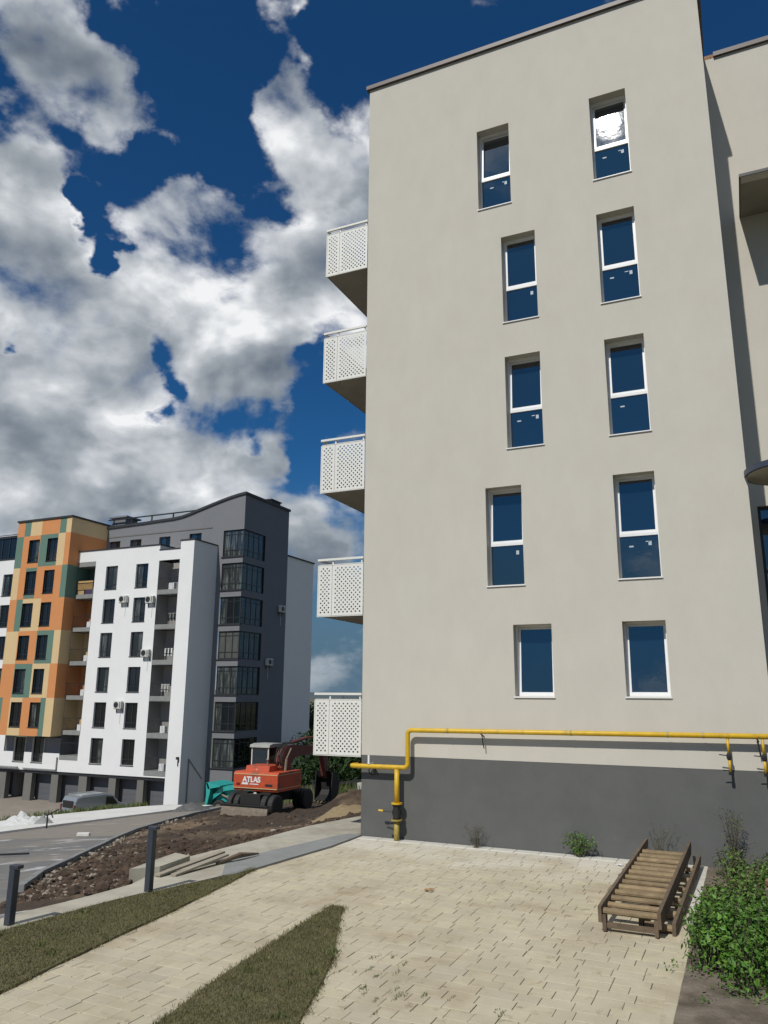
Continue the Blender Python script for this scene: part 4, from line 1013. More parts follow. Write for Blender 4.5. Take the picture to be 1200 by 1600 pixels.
for (xa, za), (xb, zb) in zip(RO, RO[1:]):
    mb.quad((xa, GY-.12, za+.22), (xb, GY-.12, zb+.22), (xb, 62.6, zb+.1), (xa, 62.6, za+.1)); mb.quad((xa, GY-.12, za), (xb, GY-.12, zb), (xb, GY-.12, zb+.22), (xa, GY-.12, za+.22))
    mb.quad((xa, GY-.12, za), (xb, GY-.12, zb), (xb, GY, zb), (xa, GY, za))
mb.box(-38.6, GY-.12, 20.1, -38.48, 62.7, 20.32); mb.quad((-38.6, 62.6, 12), (-61, 62.6, 12), (-61, 62.6, 18.1), (-38.6, 62.6, 20.2))
wpart('swept_roof', mb, M['roof'], A)
wpart('chimney', MB().box(-39.6, 59.6, 20.2, -38.75, 61.2, 20.62).box(-39.7, 59.5, 20.62, -38.65, 61.3, 20.72), M['roof'], A)
wpart('cable_ledge', MB().box(-54.2, GY-.04, 17.32, -42.0, GY-.002, 17.40), M['cgrey'], A)
# white rear wing in shade, right of the dark side
mb = MB(); mb.box(-45, 62.61, -7, -38.6, 67.6, 15.75); wpart('rear_wing', mb, M['wwall'], A)
wpart('rear_wing_cap', MB().box(-45, 62.62, 15.75, -38.5, 67.7, 15.87), M['roof'], A)
# corner bays: slabs, corner glazing
for k, (z0, z1) in enumerate(bays):
    fx0, fx1 = -40.75, -38.62
    fm = MB(); t = .09; Yf = GY+.10; Xs = -38.70
    def bar(x0, y0, a, x1, y1, b): fm.box(x0, y0, a, x1, y1, b)
    bar(fx0, Yf, z0, fx1, Yf+.08, z0+t); bar(fx0, Yf, z1-t, fx1, Yf+.08, z1); bar(fx0, Yf+.002, z0+.55, fx1, Yf+.078, z0+.61); bar(fx0, Yf+.002, z1-.42, fx1, Yf+.078, z1-.37)
    nf = 3
    for q in range(nf+1): xx = fx0+(fx1-fx0)*q/nf; bar(min(max(xx-t/2, fx0), fx1-t), Yf-.002, z0, min(max(xx+t/2, fx0+t), fx1), Yf+.082, z1)
    y0, y1 = Yf+.08, 58.65
    bar(Xs-.08, y0, z0+.001, Xs, y1, z0+t); bar(Xs-.08, y0, z1-t, Xs, y1, z1-.001); bar(Xs-.078, y0, z0+.55, Xs-.002, y1, z0+.61); bar(Xs-.078, y0, z1-.42, Xs-.002, y1, z1-.37)
    ns = 4
    for q in range(1, ns+1): yy = y0+(y1-y0)*q/ns; bar(Xs-.082, yy-t, z0+.002, Xs+.002, yy, z1-.002)
    bw = wpart('corner_bay', fm, M['frame'], A)
    for q in range(nf):
        a = fx0+(fx1-fx0)*q/nf; b = fx0+(fx1-fx0)*(q+1)/nf
        wpart('pane', MB().box(a+.05, Yf+.035, z0+.05, b-.05, Yf+.045, z1-.05), M['glasscurt' if k not in (2, 5) or q == 0 else 'glassdark'] if k != 3 else M['glassblind'], bw)
    for q in range(ns):
        a = y0+(y1-y0)*q/ns; b = y0+(y1-y0)*(q+1)/ns
        wpart('pane', MB().box(Xs-.045, a+.02, z0+.05, Xs-.035, b-.08, z1-.05), M['glassblind' if (k in (0, 1) and q < 3) else ('glassdark' if k >= 5 else 'glasscurt')], bw)
    wpart('bay_sill', MB().box(fx0-.12, GY-.10, z0-.07, fx1+.12, GY+.1, z0-.002), M['roof'], bw)
    wpart('bay_back', MB().box(fx0, GY+.5, z0, fx0+.05, 58.6, z1).box(fx0, 58.55, z0, Xs-.1, 58.65, z1), M['dark'], bw)  # near-black panels paint the dark inside of the bay
# orange, cream and green chequered tower
OY = 50.8
ox = [(-59.40, -58.05), (-57.08, -55.80)]
rowz = [18.5, 17.1, 14.13, 11.2, 8.3, 5.4, 2.47, -.75]
cells = [
 [(-61.05, -60.15, 'orange'), (-60.15, -59.36, 'green'), (-59.36, -57.97, 'cream'), (-57.97, -55.7, 'orange'), (-55.7, -54.92, 'green'), (-54.92, -54.3, 'cream')],
 [(-61.05, -60.17, 'green'), (-60.17, -58.0, 'orange'), (-58.0, -55.79, 'green'), (-55.79, -54.92, 'cream'), (-54.92, -54.3, 'orange')],
 [(-61.05, -60.23, 'cream'), (-60.23, -54.96, 'orange'), (-54.96, -54.3, 'green')],
 [(-61.05, -60.16, 'orange'), (-60.16, -59.39, 'green'), (-59.39, -57.09, 'cream'), (-57.09, -54.3, 'orange')],
 [(-61.05, -59.5, 'cream'), (-59.5, -57.15, 'orange'), (-57.15, -55.1, 'green'), (-55.1, -54.3, 'cream')],
 [(-61.05, -59.47, 'orange'), (-59.47, -57.3, 'green'), (-57.3, -55.21, 'cream'), (-55.21, -54.3, 'orange')],
 [(-61.05, -60.5, 'green'), (-60.5, -59.57, 'orange'), (-59.57, -58.05, 'cream'), (-58.05, -55.87, 'orange'), (-55.87, -55.25, 'green'), (-55.25, -54.3, 'cream')]]
wz = [None, 14.6, 11.65, 8.72, 5.8, 2.85, -.02]
for r in range(7):
    z1, z0 = rowz[r], rowz[r+1]
    hs = [(a, b, wz[r], wz[r]+2.1) for a, b in ox] if r else []
    for a, b, c in cells[r]:
        mb = MB(); wall_y(mb, a, b, z0, z1, OY, [(max(a, h[0]), min(b, h[1]), h[2], h[3]) for h in hs if h[0] < b and h[1] > a], 0)
        for v in list(mb.v): pass
        wpart('render_panel', mb, M[c], A)
    if r:
        for a, b in ox:
            far_window(a, wz[r], b-a, 2.1, OY, nv=2)
            wpart('window_reveal', MB().box(a-.02, OY+.02, wz[r]-.03, a, OY+.2, wz[r]+2.13).box(b, OY+.02, wz[r]-.03, b+.02, OY+.2, wz[r]+2.13).box(a, OY+.02, wz[r]+2.1, b, OY+.2, wz[r]+2.13), M['frame'], A)
    if r == 2:
        for q in (0, 1):
            wpart('green_patch', MB().box(-59.40, OY-.006, wz[2]-.4 if q else wz[2]+2.1, -58.05, OY-.002, wz[2]-.06 if q else wz[2]+2.42), M['green'], A)
    c = ['cream', 'orange', 'green', 'orange', 'cream', 'orange', 'cream'][r]
    wpart('side_panel', MB().quad((-54.3, OY, z0), (-54.3, NY if z0 < 15.3 and r > 1 else GY, z0), (-54.3, NY if r > 1 else GY, z1), (-54.3, OY, z1)), M[c], A)
mb = MB(); mb.quad((-61.05, OY, -.75), (-54.3, OY, -.75), (-54.3, NY, -.75), (-61.05, NY, -.75)); mb.quad((-61.05, OY, -.75), (-61.05, GY, -.75), (-61.05, GY, 18.5), (-61.05, OY, 18.5))
wpart('tower_underside', mb, M['wwall'], A)
wpart('tower_cap', MB().box(-61.15, OY-.1, 18.5, -54.2, OY+.2, 18.66).box(-54.4, OY+.2, 18.5, -54.2, GY+2, 18.66).box(-61.15, OY+.2, 18.5, -60.9, GY+2, 18.66).box(-60.9, OY+.2, 18.45, -54.4, GY+2, 18.52), M['roof'], A)
wpart('tower_back', MB().box(-61.04, GY, 10, -54.31, GY+1.9, 18.45), M['gwall'], A)
# attic storey of the far left wing
at = MB().box(-84, NY+.02, 15.3, -61.15, NY+.1, 17.4); gz = wpart('attic_glazing', at, M['glassdark'], A)
am = MB().box(-84, NY-.1, 17.4, -61.1, 62, 17.62).box(-84, NY-.06, 15.3, -61.1, NY+.3, 15.42)
for k in range(24): am.box(-84+k*.98, NY-.03, 15.42, -83.9+k*.98, NY+.02, 17.4)
wpart('attic_frame', am, M['frame'], A)
wpart('attic_railing', MB().box(-84, NY+2, 18.3, -61.2, NY+2.05, 18.36).box(-70, NY+2, 17.6, -69.95, NY+2.05, 18.3).box(-64, NY+2, 17.6, -63.95, NY+2.05, 18.3), M['frame'], A)
# roof details
wpart('roof_hut', MB().box(-56.3, 57.8, 17.5, -54.6, 59.5, 19.95).box(-56.6, 57.6, 19.95, -54.3, 59.7, 20.1), M['gwall'], A)
rr = MB()
rr.obox((-56.5, 57.5, 19.72), (-45.2, 57.5, 19.78), .1, .11)
for x, z in ((-55.8, 19.70), (-53.5, 19.72), (-51, 19.73), (-48.4, 19.74), (-46, 19.75)): rr.box(x-.05, 57.45, 18, x+.05, 57.55, z)
wpart('roof_railing', rr, M['frame'], A)
# garages
gx = [(-84, -60.55), (-58.3, -57.4), (-55.1, -54.3), (-51.95, -51.05), (-48.65, -47.9), (-45.65, -44.98)]
for a, b in gx[1:]: wpart('garage_column', MB().box(a, NY+.12, -6.7, b, NY+.60, BAND-.22), M['cgrey'], A)
wpart('garage_column', MB().box(-61.6, NY+.12, -6.7, -60.55, NY+.60, BAND-.22), M['cgrey'], A)
wpart('shaded_garage_lintel', MB().box(-84, NY+.10, BAND-.25, -42.73, NY+.5, BAND-.02), M['frame'], A)  # header beam in anthracite, its shading put into the colour
wpart('garage_ceiling', MB().box(-84, NY+.02, BAND-.02, -42.73, GY+.3, BAND+.02), M['wwall'], A)
ed = [(-57.4, -55.1), (-54.3, -51.95), (-51.05, -48.65), (-47.9, -45.65), (-44.98, -42.73)]
for a, b in ed:
    dr = wpart('garage_door', MB().box(a-.25, NY+.92, -6.5, b+.25, NY+.98, BAND-.02), M['gdoor'], A)
    for q in range(5): wpart('door_rib', MB().box(a-.24, NY+.905, -6.1+q*.45, b+.24, NY+.919, -6.06+q*.45), M['gdoor'], dr)
wpart('garage_dark', MB().box(-84, NY+3.0, -6.6, -57.6, NY+3.1, BAND), M['dark'], A)  # near-black sheet paints the unlit depth of the open garage
wpart('garage_back', MB().box(-61, NY+1.30, -6.6, -60.6, NY+3, BAND), M['gwall'], A)
wpart('gutter_pipe', MB().box(-66, NY-.30, -3.55, -58.9, NY-.12, -3.45).box(-58.4, NY-.12, -3.6, -54.4, NY-.04, -3.52).box(-54.5, NY-.12, -3.6, -54.42, NY-.04, -2.5), M['concgrey'], A)
thing('retaining_kerb', 'long low dark retaining kerb in front of the open garage at the left edge', 'kerb', data=MB().box(-75, 47.2, -6.4, -58.5, 47.5, -5.95).mesh('retaining_kerb', M['concrete']))
wpart('downpipe', MB().box(-41.29, 52.9, -6, -41.22, 53.0, -2.2).obox((-41.25, 52.9, -2.2), (-41.25, 54.8, -3.9), .05, .05), M['concgrey'], A)

# air conditioners
def ac(label, loc, rz=0):
    t = thing('air_conditioner', label, 'air conditioner', loc, 'air conditioners on the far block walls', rz)
    link('casing', MB().cbox(-.42, -.36, -.30, .42, -.06, .30, .02).mesh('casing', M['offwhite']), t)
    ring = MB(); ring.prism([(-.12+.24*math.cos(a*math.pi/9), .24*math.sin(a*math.pi/9)) for a in range(18)], -.375, -.361, 'y'); link('fan_grille', ring.mesh('fan_grille', M['frame']), t)
    link('side_vent', MB().box(.20, -.366, -.22, .36, -.361, .22).mesh('side_vent', M['concgrey']), t)
    for bx_ in (-.34, .30): link('bracket', MB().prism([(-.36, -.345), (-.36, -.305), (0, -.305), (0, -.62), (-.06, -.62), (-.06, -.345)], bx_, bx_+.04, 'x').mesh('bracket', M['frame']), t)
    link('drain_pipe', MB().box(.1, -.03, -1.5, .13, 0, -.3).mesh('drain_pipe', M['offwhite']), t)
ac('air conditioner between the two window columns, highest on the white wall', (-48.4, NY, 10.85))
ac('air conditioner beside the right window column next to the loggias, upper one', (-45.45, NY, 10.7))
ac('air conditioner beside the right window column next to the loggias, lower one', (-45.5, NY, 6.2))
ac('air conditioner between the window columns, lowest on the white wall', (-48.0, NY, 1.95))
ac('air conditioner near the right edge of the shaded grey side wall, upper one', (-38.6, 61.6, 10.6), math.pi/2)
ac('air conditioner on the shaded grey side wall, lower one', (-38.6, 59.8, 5.7), math.pi/2)

# ------------------------------------------------------------------ EXCAVATOR
EX = thing('wheeled_excavator', 'orange wheeled excavator seen from behind with its dozer blade down on the dirt', 'excavator', (-21.3, 33.6, -2.62))
def ep(name, mb, m, parent=None, label=None, smooth=False): return link(name, mb.mesh(name, m, smooth), parent or EX, label=label)
# local coordinates: x right, y forward, z up from ground
bd = MB(); bd.prism([(-1.15, 1.10), (-1.22, 1.25), (-1.22, 1.85), (-1.12, 1.95), (.95, 1.95), (.95, 1.10)], -1.22, 1.22, 'x')
body = ep('body', bd, M['machine'])
ep('body_stripe', MB().box(-1.2, -1.232, 1.83, 1.2, -1.222, 1.86).box(-1.2, -1.232, 1.21, 1.2, -1.222, 1.24).box(1.222, -1.15, 1.83, 1.23, .92, 1.86).box(1.222, -1.15, 1.21, 1.23, .92, 1.24), M['cream'], body)
ep('bonnet', MB().prism([(-.95, 1.955), (-.88, 2.20), (.2, 2.22), (.3, 1.955)], -.75, .55, 'x'), M['machine'])
ep('exhaust', MB().tube([(.25, -.6, 2.2), (.25, -.6, 2.42), (.28, -.7, 2.5)], .045, 8), M['steel'])
ep('filler_cap', MB().tube([(-.15, -.84, 2.1), (-.15, -.9, 2.12)], .09, 10), M['offwhite'])
ep('tail_light', MB().box(-1.05, -1.236, 1.34, -.85, -1.223, 1.44), M['lamp_red'], body); ep('tail_light', MB().box(.55, -1.236, 1.34, .95, -1.223, 1.44), M['frame'], body)
def text(txt, size, loc, rot, m, parent, ext=.004):
    cu = bpy.data.curves.new('lettering', 'FONT'); cu.body = txt; cu.size = size; cu.extrude = ext; cu.offset = .012*size/.3; cu.align_x = 'LEFT'
    o = bpy.data.objects.new('tmp', cu); COL.objects.link(o); dg = bpy.context.evaluated_depsgraph_get()
    me = bpy.data.meshes.new_from_object(o.evaluated_get(dg)); bpy.data.objects.remove(o); me.materials.clear(); me.materials.append(m)
    q = link('lettering', me, parent, loc); q.rotation_euler = rot; return q
text('ATLAS', .34, (-.70, -1.228, 1.50), (R(90), R(0), 0), M['bag'], body)
ep('logo_wedge', MB().poly([(-.78, -1.229, 1.38), (-.38, -1.229, 1.38), (-.42, -1.229, 1.47), (-.72, -1.229, 1.47)]).box(-.3, -1.231, 1.39, .18, -1.226, 1.43), M['bag'], body)
cab = ep('cab', MB().box(-1.1, .0, 1.96, -1.04, .06, 3.0).box(-.16, 0, 1.96, -.10, .06, 3.0).box(-1.1, 1.3, 1.96, -1.04, 1.36, 3.0).box(-.16, 1.3, 1.96, -.10, 1.36, 3.0).box(-1.1, .0, 1.96, -.1, 1.36, 2.0), M['offwhite'])
ep('cab_roof', MB().prism([(-.08, 2.98), (-.05, 3.10), (.3, 3.16), (1.2, 3.14), (1.42, 3.02), (1.42, 2.98)], -1.16, -.02, 'x'), mat('grey_cab_paint', (.33, .33, .30), .5, 5, .2), cab)
ep('window', MB().box(-1.04, .02, 2.0, -.16, .035, 2.97), M['glass'], cab); ep('window', MB().box(-.125, .06, 2.0, -.11, 1.3, 2.97), M['glassdark'], cab); ep('window', MB().box(-1.09, .06, 2.0, -1.075, 1.3, 2.97), M['glassdark'], cab); ep('window', MB().box(-1.04, 1.31, 2.0, -.16, 1.325, 2.97), M['glassdark'], cab)
ep('seat', MB().box(-.8, .35, 2.0, -.4, .5, 2.7).box(-.8, .35, 2.0, -.4, .8, 2.2), M['black'], cab)
# undercarriage
ch = ep('chassis', MB().box(-.55, -1.6, .55, .55, 2.1, 1.0).box(-1.0, -1.35, .45, 1.0, -1.05, .65).box(-1.0, 1.5, .45, 1.0, 1.8, .65).box(-.9, -.3, .98, .9, 1.3, 1.09), M['greasy'])
ep('turntable', MB().tube([(0, .1, .95), (0, .1, 1.09)], .62, 20), M['greasy'])
for y in (-1.2, 1.65):
    for sx in (-1, 1):
        for dx in (1.12, .74):
            x = sx*dx
            w = ep('wheel', MB().tube([(x-.15, y, .5), (x-.12, y, .5), (x+.12, y, .5), (x+.15, y, .5)], [.42, .5, .5, .42], 22), M['rubber'])
            ep('rim', MB().tube([(x-.155, y, .5), (x+.155, y, .5)], .26, 14), M['greasy'], w)
ep('mudguard', MB().box(-.95, -1.4, .98, -.3, -1.0, 1.07), M['greasy']); ep('mudguard', MB().box(.4, -1.4, .98, .95, -1.0, 1.07), M['greasy'])
ep('lamp', MB().tube([(.05, -1.25, .98), (.05, -1.3, .98)], .09, 10), M['offwhite'])
bl = ep('dozer_blade', MB().prism([(-2.0, .02), (-2.12, .10), (-2.08, .34), (-2.02, .56), (-1.95, .56), (-1.98, .3), (-1.94, .02)], -1.25, 1.25, 'x'), M['steel'])
ep('blade_edge', MB().box(-1.27, -2.11, .555, 1.27, -1.93, .59), M['greasy'], bl)
for x in (-.7, .7): ep('blade_arm', MB().obox((x, -2.0, .3), (x, -1.2, .65), .12, .14), M['greasy'], bl)
# boom, stick, bucket
bm_ = ep('boom', MB().prism([(.1, 1.7), (-.2, 2.1), (-.1, 2.65), (.1, 2.95), (.45, 3.08), (1.2, 3.08), (2.6, 2.98), (3.9, 2.92), (4.05, 2.72), (2.6, 2.55), (1.4, 2.55), (.9, 2.45), (.65, 2.2), (.6, 1.8)], .42, .80, 'x'), M['machined'])
ep('boom_cylinder', MB().tube([(.36, .0, 1.9), (.36, .1, 2.5)], .07, 10).tube([(.36, .1, 2.5), (.36, .5, 2.95)], .04, 8), M['steel'], bm_)
ep('boom_cylinder', MB().tube([(.86, .0, 1.9), (.86, .1, 2.5)], .07, 10).tube([(.86, .1, 2.5), (.86, .5, 2.95)], .04, 8), M['steel'], bm_)
for hx_, hy_ in ((.48, -.32), (.58, -.27), (.68, -.22), (.75, -.30)): ep('hose', MB().tube([(hx_, -.05, 1.9), (hx_, hy_, 2.4), (hx_, hy_+.15, 2.95), (hx_, .35, 3.2), (hx_, 1.4, 3.2)], .03, 6), M['greasy'], bm_)
ep('stick_cylinder', MB().tube([(.61, .9, 3.2), (.61, 2.4, 3.36)], .075, 10).tube([(.61, 2.4, 3.36), (.61, 3.9, 3.4)], .045, 8), M['machined'], bm_)
sk = ep('stick', MB().prism([(3.7, 3.4), (4.0, 3.5), (4.3, 2.9), (4.6, 1.4), (4.45, 1.2), (4.3, 1.35), (3.9, 2.6)], .47, .75, 'x'), M['machined'])
ep('bucket_cylinder', MB().tube([(.61, 4.42, 2.8), (.61, 4.72, 1.8)], .07, 10), M['steel'], sk)
ep('bucket_link', MB().obox((.61, 4.7, 1.8), (.61, 4.5, 1.2), .2, .1), M['greasy'], sk)
bk = ep('bucket', MB().prism([(4.35, 1.6), (4.9, 1.5), (5.2, 1.0), (5.1, .45), (4.7, .15), (4.25, .05), (4.2, .12), (4.65, .35), (4.85, .6), (4.8, 1.0), (4.55, 1.25)], .12, 1.10, 'x'), M['greasy'])
for bx0 in (.10, 1.08): ep('bucket_side', MB().prism([(4.4, 1.55), (4.9, 1.45), (5.18, 1.0), (5.08, .45), (4.7, .17), (4.25, .07), (4.3, .8)], bx0, bx0+.04, 'x'), M['greasy'], bk)
for k in range(5): ep('tooth', MB().obox((.2+k*.205, 4.28, .1), (.2+k*.205, 4.05, .02), .07, .05), M['steel'], bk)
ep('mirror', MB().box(1.2, 1.3, 2.4, 1.35, 1.33, 2.62).obox((.95, 1.2, 1.95), (1.05, 1.25, 2.25), .03, .03).obox((1.05, 1.25, 2.25), (1.6, 1.3, 2.75), .03, .03), M['frame'])

# ------------------------------------------------------------------ TEAL LOADER
TL = thing('backhoe_loader', 'teal wheel loader half hidden behind the orange excavator, bucket raised to the left', 'loader', (-31.2, 44.6, -4.72))
def tp(name, mb, m, parent=None): return link(name, mb.mesh(name, m), parent or TL)
tp('bonnet', MB().prism([(-.9, .8), (-1.0, 1.5), (-.7, 1.75), (.8, 1.85), (2.4, 1.9), (2.4, .8)], -.35, .45, 'y'), M['teal'])
tp('cab', MB().box(1.0, -.5, 1.88, 2.3, .6, 1.98).box(1.0, -.5, 1.98, 1.06, -.44, 2.3), M['teal'])
for y in (-.75, .75):
    w = tp('wheel', MB().tube([(-.3, y-.15, .48), (-.3, y-.12, .48), (-.3, y+.12, .48), (-.3, y+.15, .48)], [.40, .48, .48, .40], 22), M['rubber']); tp('rim', MB().tube([(-.3, y-.155, .48), (-.3, y+.155, .48)], .24, 14), M['steel'], w)
    w = tp('wheel', MB().tube([(2.0, y-.2, .65), (2.0, y-.16, .65), (2.0, y+.16, .65), (2.0, y+.2, .65)], [.55, .65, .65, .55], 22), M['rubber']); tp('rim', MB().tube([(2.0, y-.205, .65), (2.0, y+.205, .65)], .32, 14), M['steel'], w)
for y in (-.55, .55): tp('loader_arm', MB().prism([(1.2, 1.9), (1.0, 2.0), (-.2, 1.75), (-1.15, 1.15), (-1.35, .55), (-1.2, .5), (-.95, .95), (-.1, 1.5), (1.1, 1.7)], y-.07, y+.07, 'y'), M['teal'])
tp('cylinder', MB().tube([(.4, -.5, 1.0), (-.7, -.5, 1.4)], .06, 8), M['steel'])
tp('loader_bucket', MB().prism([(-1.3, 2.0), (-1.15, 1.95), (-.95, 1.5), (-1.15, .6), (-1.35, .5), (-1.25, 1.2)], -.95, .95, 'y'), M['teal'])
tp('bucket_floor', MB().prism([(-1.3, 2.0), (-.2, 1.85), (-.2, 1.78), (-1.15, 1.6)], -.95, .95, 'y'), M['teal'])
tp('front_axle', MB().box(-.4, -.7, .4, -.2, .7, .55).box(-.6, -.3, .45, 2.2, .3, .8), M['greasy'])

# ------------------------------------------------------------------ VAN
V = thing('parked_van', 'silver panel van parked before the garages, lower half hidden by the concrete apron', 'van', (-44.3, 46.4, -6.22))
def vp(name, mb, m, parent=None, sm=False): return link(name, mb.mesh(name, m, sm), parent or V)
prof = [(-2.3, .35), (-2.35, .9), (-2.28, 1.55), (-2.12, 1.85), (-1.8, 1.93), (0.3, 1.95), (.75, 1.82), (1.35, 1.25), (2.1, 1.02), (2.3, .75), (2.3, .35)]
bm2 = MB(); n = len(prof); secs = [(-.90, .94), (-.86, 1.0), (.86, 1.0), (.90, .94)]
for y, s in secs:
    for px, pz in prof: bm2.v.append((px*(.985 if s < 1 else 1), y*(1 if pz < 1 else .93), .35+(pz-.35)*(s if pz > 1 else 1)))
for a in range(3):
    for k in range(n): bm2.f.append((a*n+k, a*n+(k+1) % n, (a+1)*n+(k+1) % n, (a+1)*n+k))
bm2.f.append(tuple(range(n))); bm2.f.append(tuple(3*n+k for k in range(n))[::-1])
vb = vp('body', bm2, M['silver'])
vp('rear_window', MB().box(-2.36, -.62, 1.15, -2.30, .62, 1.62), M['glassdark'], vb)
vp('side_window', MB().poly([(.2, -.905, 1.15), (1.2, -.905, 1.15), (.75, -.875, 1.68), (.2, -.875, 1.72)]), M['glassdark'], vb)
vp('windscreen', MB().poly([(1.40, -.75, 1.24), (1.40, .75, 1.24), (.84, .70, 1.80), (.84, -.70, 1.80)]), M['glassdark'], vb)
for sy in (-.78, .78): vp('roof_rail', MB().box(-1.8, sy-.03, 1.95, .2, sy+.03, 2.0), M['offwhite'], vb)
for sy in (-1, 1): vp('tail_lamp', MB().box(-2.37, sy*.82-.06, .95, -2.28, sy*.82+.06, 1.35), M['lamp_red'], vb)
vp('bumper', MB().box(-2.42, -.85, .35, -2.3, .85, .6), M['frame'], vb)
for x in (-1.45, 1.45):
    for y in (-.82, .82):
        w = vp('wheel', MB().tube([(x, y-.1, .33), (x, y+.1, .33)], .33, 18), M['rubber']); vp('rim', MB().tube([(x, y-.105, .33), (x, y+.105, .33)], .2, 12), M['silver'], w)
V.rotation_euler = (0, 0, R(78))

# ------------------------------------------------------------------ rubbish, post, brick on the road
def sheetpile(name, x, y, r, h, m, label, cat, seed):
    mb = MB(); n = 16; z0 = T(x, y)+.08
    for j in range(n+1):
        for i in range(n+1):
            u, v = i/n*2-1, j/n*2-1; rr = math.sqrt(u*u+v*v)
            mb.v.append((x+u*r*1.9, y+v*r, T(x+u*r*1.9, y+v*r)+.09+max(0, 1-rr)**.7*h*(.45+1.2*abs(noise.noise(Vector((u*3+seed, v*3, seed)))))))
    for j in range(n):
        for i in range(n): mb.f.append((j*(n+1)+i, j*(n+1)+i+1, (j+1)*(n+1)+i+1, (j+1)*(n+1)+i))
    o = thing(name, label, cat, data=mb.mesh(name, m, recalc=False)); return o
sheetpile('rubbish_pile', -35.6, 31.9, .75, .62, mat('dull_plastic_sheet', (.50, .50, .48), .6, 8, .2), 'crumpled white plastic sheeting piled on the pale concrete apron', 'rubbish', 2.2)
sheetpile('rubbish_pile', -34.0, 31.9, .35, .42, M['concgrey'], 'grey crumpled bundle at the right end of the white sheeting', 'rubbish', 5.2)
post = thing('bent_post', 'short black bent post with twisted arms at the edge of the road', 'post', (-31.6, 29.9, T(-31.6, 29.9)))
link('pole', MB().tube([(0, 0, -.1), (.02, 0, .5), (-.03, 0, 1.0)], .06, 8).mesh('pole', M['black']), post)
post.scale = (.62, .62, .62)
for a, b in (((-.03, 0, .9), (-.5, .1, 1.1)), ((-.03, 0, .95), (.35, 0, 1.15)), ((.35, 0, 1.15), (.5, .1, .8)), ((0, 0, 1.0), (.9, .2, 1.45))): link('arm', MB().tube([a, b], .045, 6).mesh('arm', M['black']), post)
thing('concrete_brick', 'single pale concrete brick lying on the grey road', 'brick', (-24.7, 25.3, T(-24.7, 25.3)+.02), data=MB().cbox(-.24, -.1, 0, .24, .12, .11, .01).mesh('concrete_brick', M['apron']), rz=.5)
thing('iron_bar', 'dark iron bar lying on the road at the left picture edge', 'bar', data=MB().tube([(-24.5, 18.6, T(-24.5, 18.6)+.08), (-20.6, 18.9, T(-20.6, 18.9)+.08)], .03, 6).mesh('iron_bar', M['black']))
# weeds along the apron edge, beside the excavator and at the far walls
def tuft_line(name, pl, n, w, h, m, label):
    P = []
    for k in range(n):
        a, b = random.choice(list(zip(pl, pl[1:]))); t = random.random(); cx, cy = a[0]+(b[0]-a[0])*t, a[1]+(b[1]-a[1])*t
        cl_ = max(0, noise.noise(Vector((cx*.9, cy*.9, 3))))*1.6+.25
        if random.random() > cl_: continue
        x, y = cx+random.gauss(0, w), cy+random.gauss(0, w); P.append((x, y, T(x, y)+.05))
    P = np.array(P); blades(name, lambda n_: P, 0, h*.4, h, m, lean=.5, width=.03)
tuft_line('edge_weeds', [(-41.3, 31), (-41.5, 36), (-41.3, 40.1), (-40.2, 42.7), (-38.9, 45)], 3600, .25, .42, M['leafdry'], '')
tuft_line('edge_weeds', [(-24.5, 42.0), (-20.5, 40.5)], 4000, .7, 1.1, M['leafdry'], '')
tuft_line('edge_weeds', [(-41.2, 50.0), (-38.4, 50.5), (-37.9, 55)], 1400, .2, .7, M['leafdark'], '')
# low concrete wall behind the excavator
fw = thing('concrete_fence', 'low pale concrete panel fence behind the excavator bucket', 'fence', (-21, 44, -3.2))
for k in range(5):
    x0 = -27.5+k*2.9
    if k == 1: continue
    z = T(x0, 44)-.1
    wpart('fence_panel', MB().box(x0, 44.0, z-.3, x0+2.75, 44.12, z+(1.0 if k != 2 else 1.15)), M['apron' if k < 3 else 'concgrey'], fw)
for k in range(6):
    x0 = -27.6+k*2.9; wpart('fence_post', MB().box(x0-.06, 43.93, -4.4, x0+.06, 44.2, T(x0, 44)+1.2), M['frame'], fw)
thing('timber_beam', 'long dark beam leaning diagonally against the pale fence', 'beam', data=MB().obox((-27.3, 43.4, -2.95), (-20.5, 43.4, -1.95), .14, .16).mesh('timber_beam', M['greasy']))

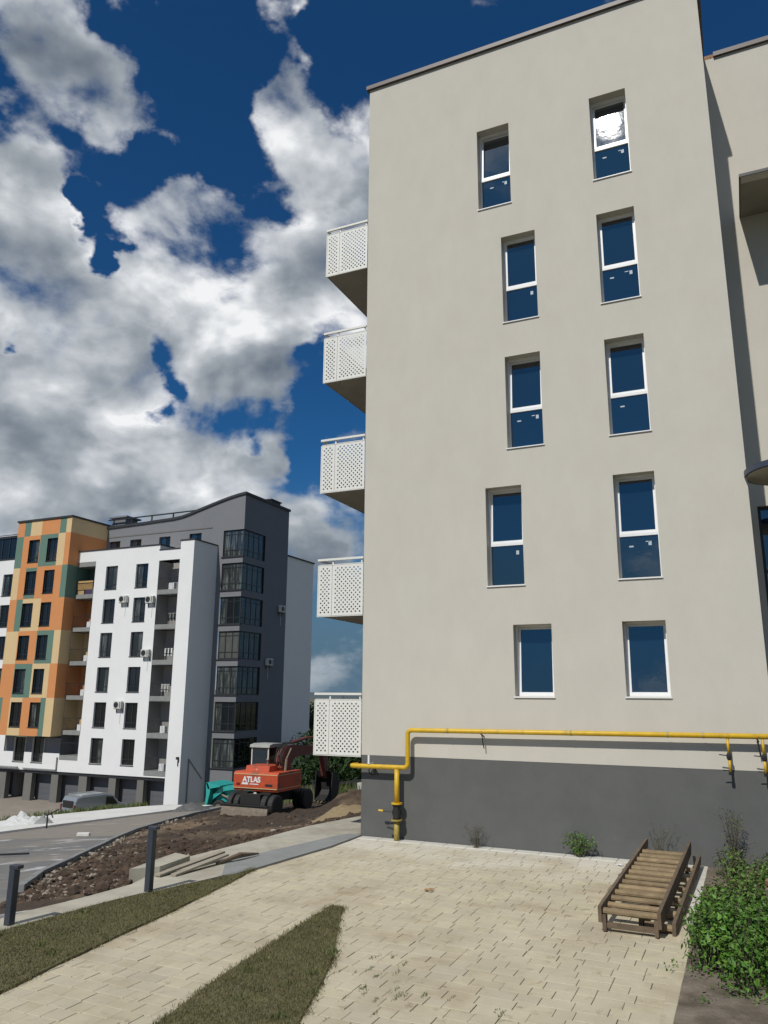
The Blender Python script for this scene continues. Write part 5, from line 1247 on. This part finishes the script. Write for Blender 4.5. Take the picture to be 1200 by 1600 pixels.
# ------------------------------------------------------------------ trees behind, hills
def tree(label, x, y, z, h, r, seed, n=5200, m=None, ls=.34):
    q = random.Random(seed); t = thing('tree', label, 'tree', (x, y, z)); tr = MB()
    tr.tube([(0, 0, -1), (.1, 0, h*.3), (-.05, .1, h*.6), (0, 0, h*.85)], [r*.09, r*.07, r*.045, r*.015], 8)
    cl_ = []
    for k in range(26):
        a = q.uniform(0, 6.28); rr = r*math.sqrt(q.random())*.85; zz = h*q.uniform(.12, .92); rr *= (1-.55*abs(zz/h-.45))
        cx, cy = rr*math.cos(a), rr*math.sin(a); cl_.append((cx, cy, zz, r*q.uniform(.24, .42), r*q.uniform(.2, .36)))
        tr.tube([(0, 0, zz*.7), (cx*.8, cy*.8, zz)], [r*.03, r*.01], 5)
    link('trunk', tr.mesh('trunk', M['bark']), t)
    per = n/sum(c[3]**2 for c in cl_)
    leaves('crown', blob_points(cl_, per), ls, m or M['leafdark'], t)
tree('dark tree rising between the grey block and the lowest balcony', -44.5, 80, -7.4, 9.8, 4.6, 1)
tree('dark bushy tree behind the pale fence, left one', -33.5, 62, -5.6, 5.6, 4.2, 2)
tree('dark bushy tree behind the pale fence, middle one', -27.5, 60, -4.8, 5.0, 4.0, 3)
tree('dark bushy tree behind the pale fence, near the beige wall', -21.5, 57, -4.0, 4.4, 3.8, 4)
tree('low dark tree at the back, right of the grey block', -37.5, 72, -6.0, 6.4, 4.2, 5)
# distant hills
hx = geo_steps(-4200, 1500, 120)
mb = MB()
for k, x in enumerate(hx):
    yb = 2600-.12*x; hz = 2+26*(.5+.5*noise.noise(Vector((x*.0011, 0, 4))))+6*noise.noise(Vector((x*.006, 1, 4)))
    mb.v += [(x, yb-700, -60), (x, yb-250, hz*.45), (x, yb, hz), (x, yb+600, -60)]
for k in range(len(hx)-1):
    for j in range(3): mb.f.append((k*4+j, k*4+j+1, k*4+4+j+1, k*4+4+j))
hl = link('hills', mb.mesh('hills', M['hill'], True)); hl['kind'] = 'structure'
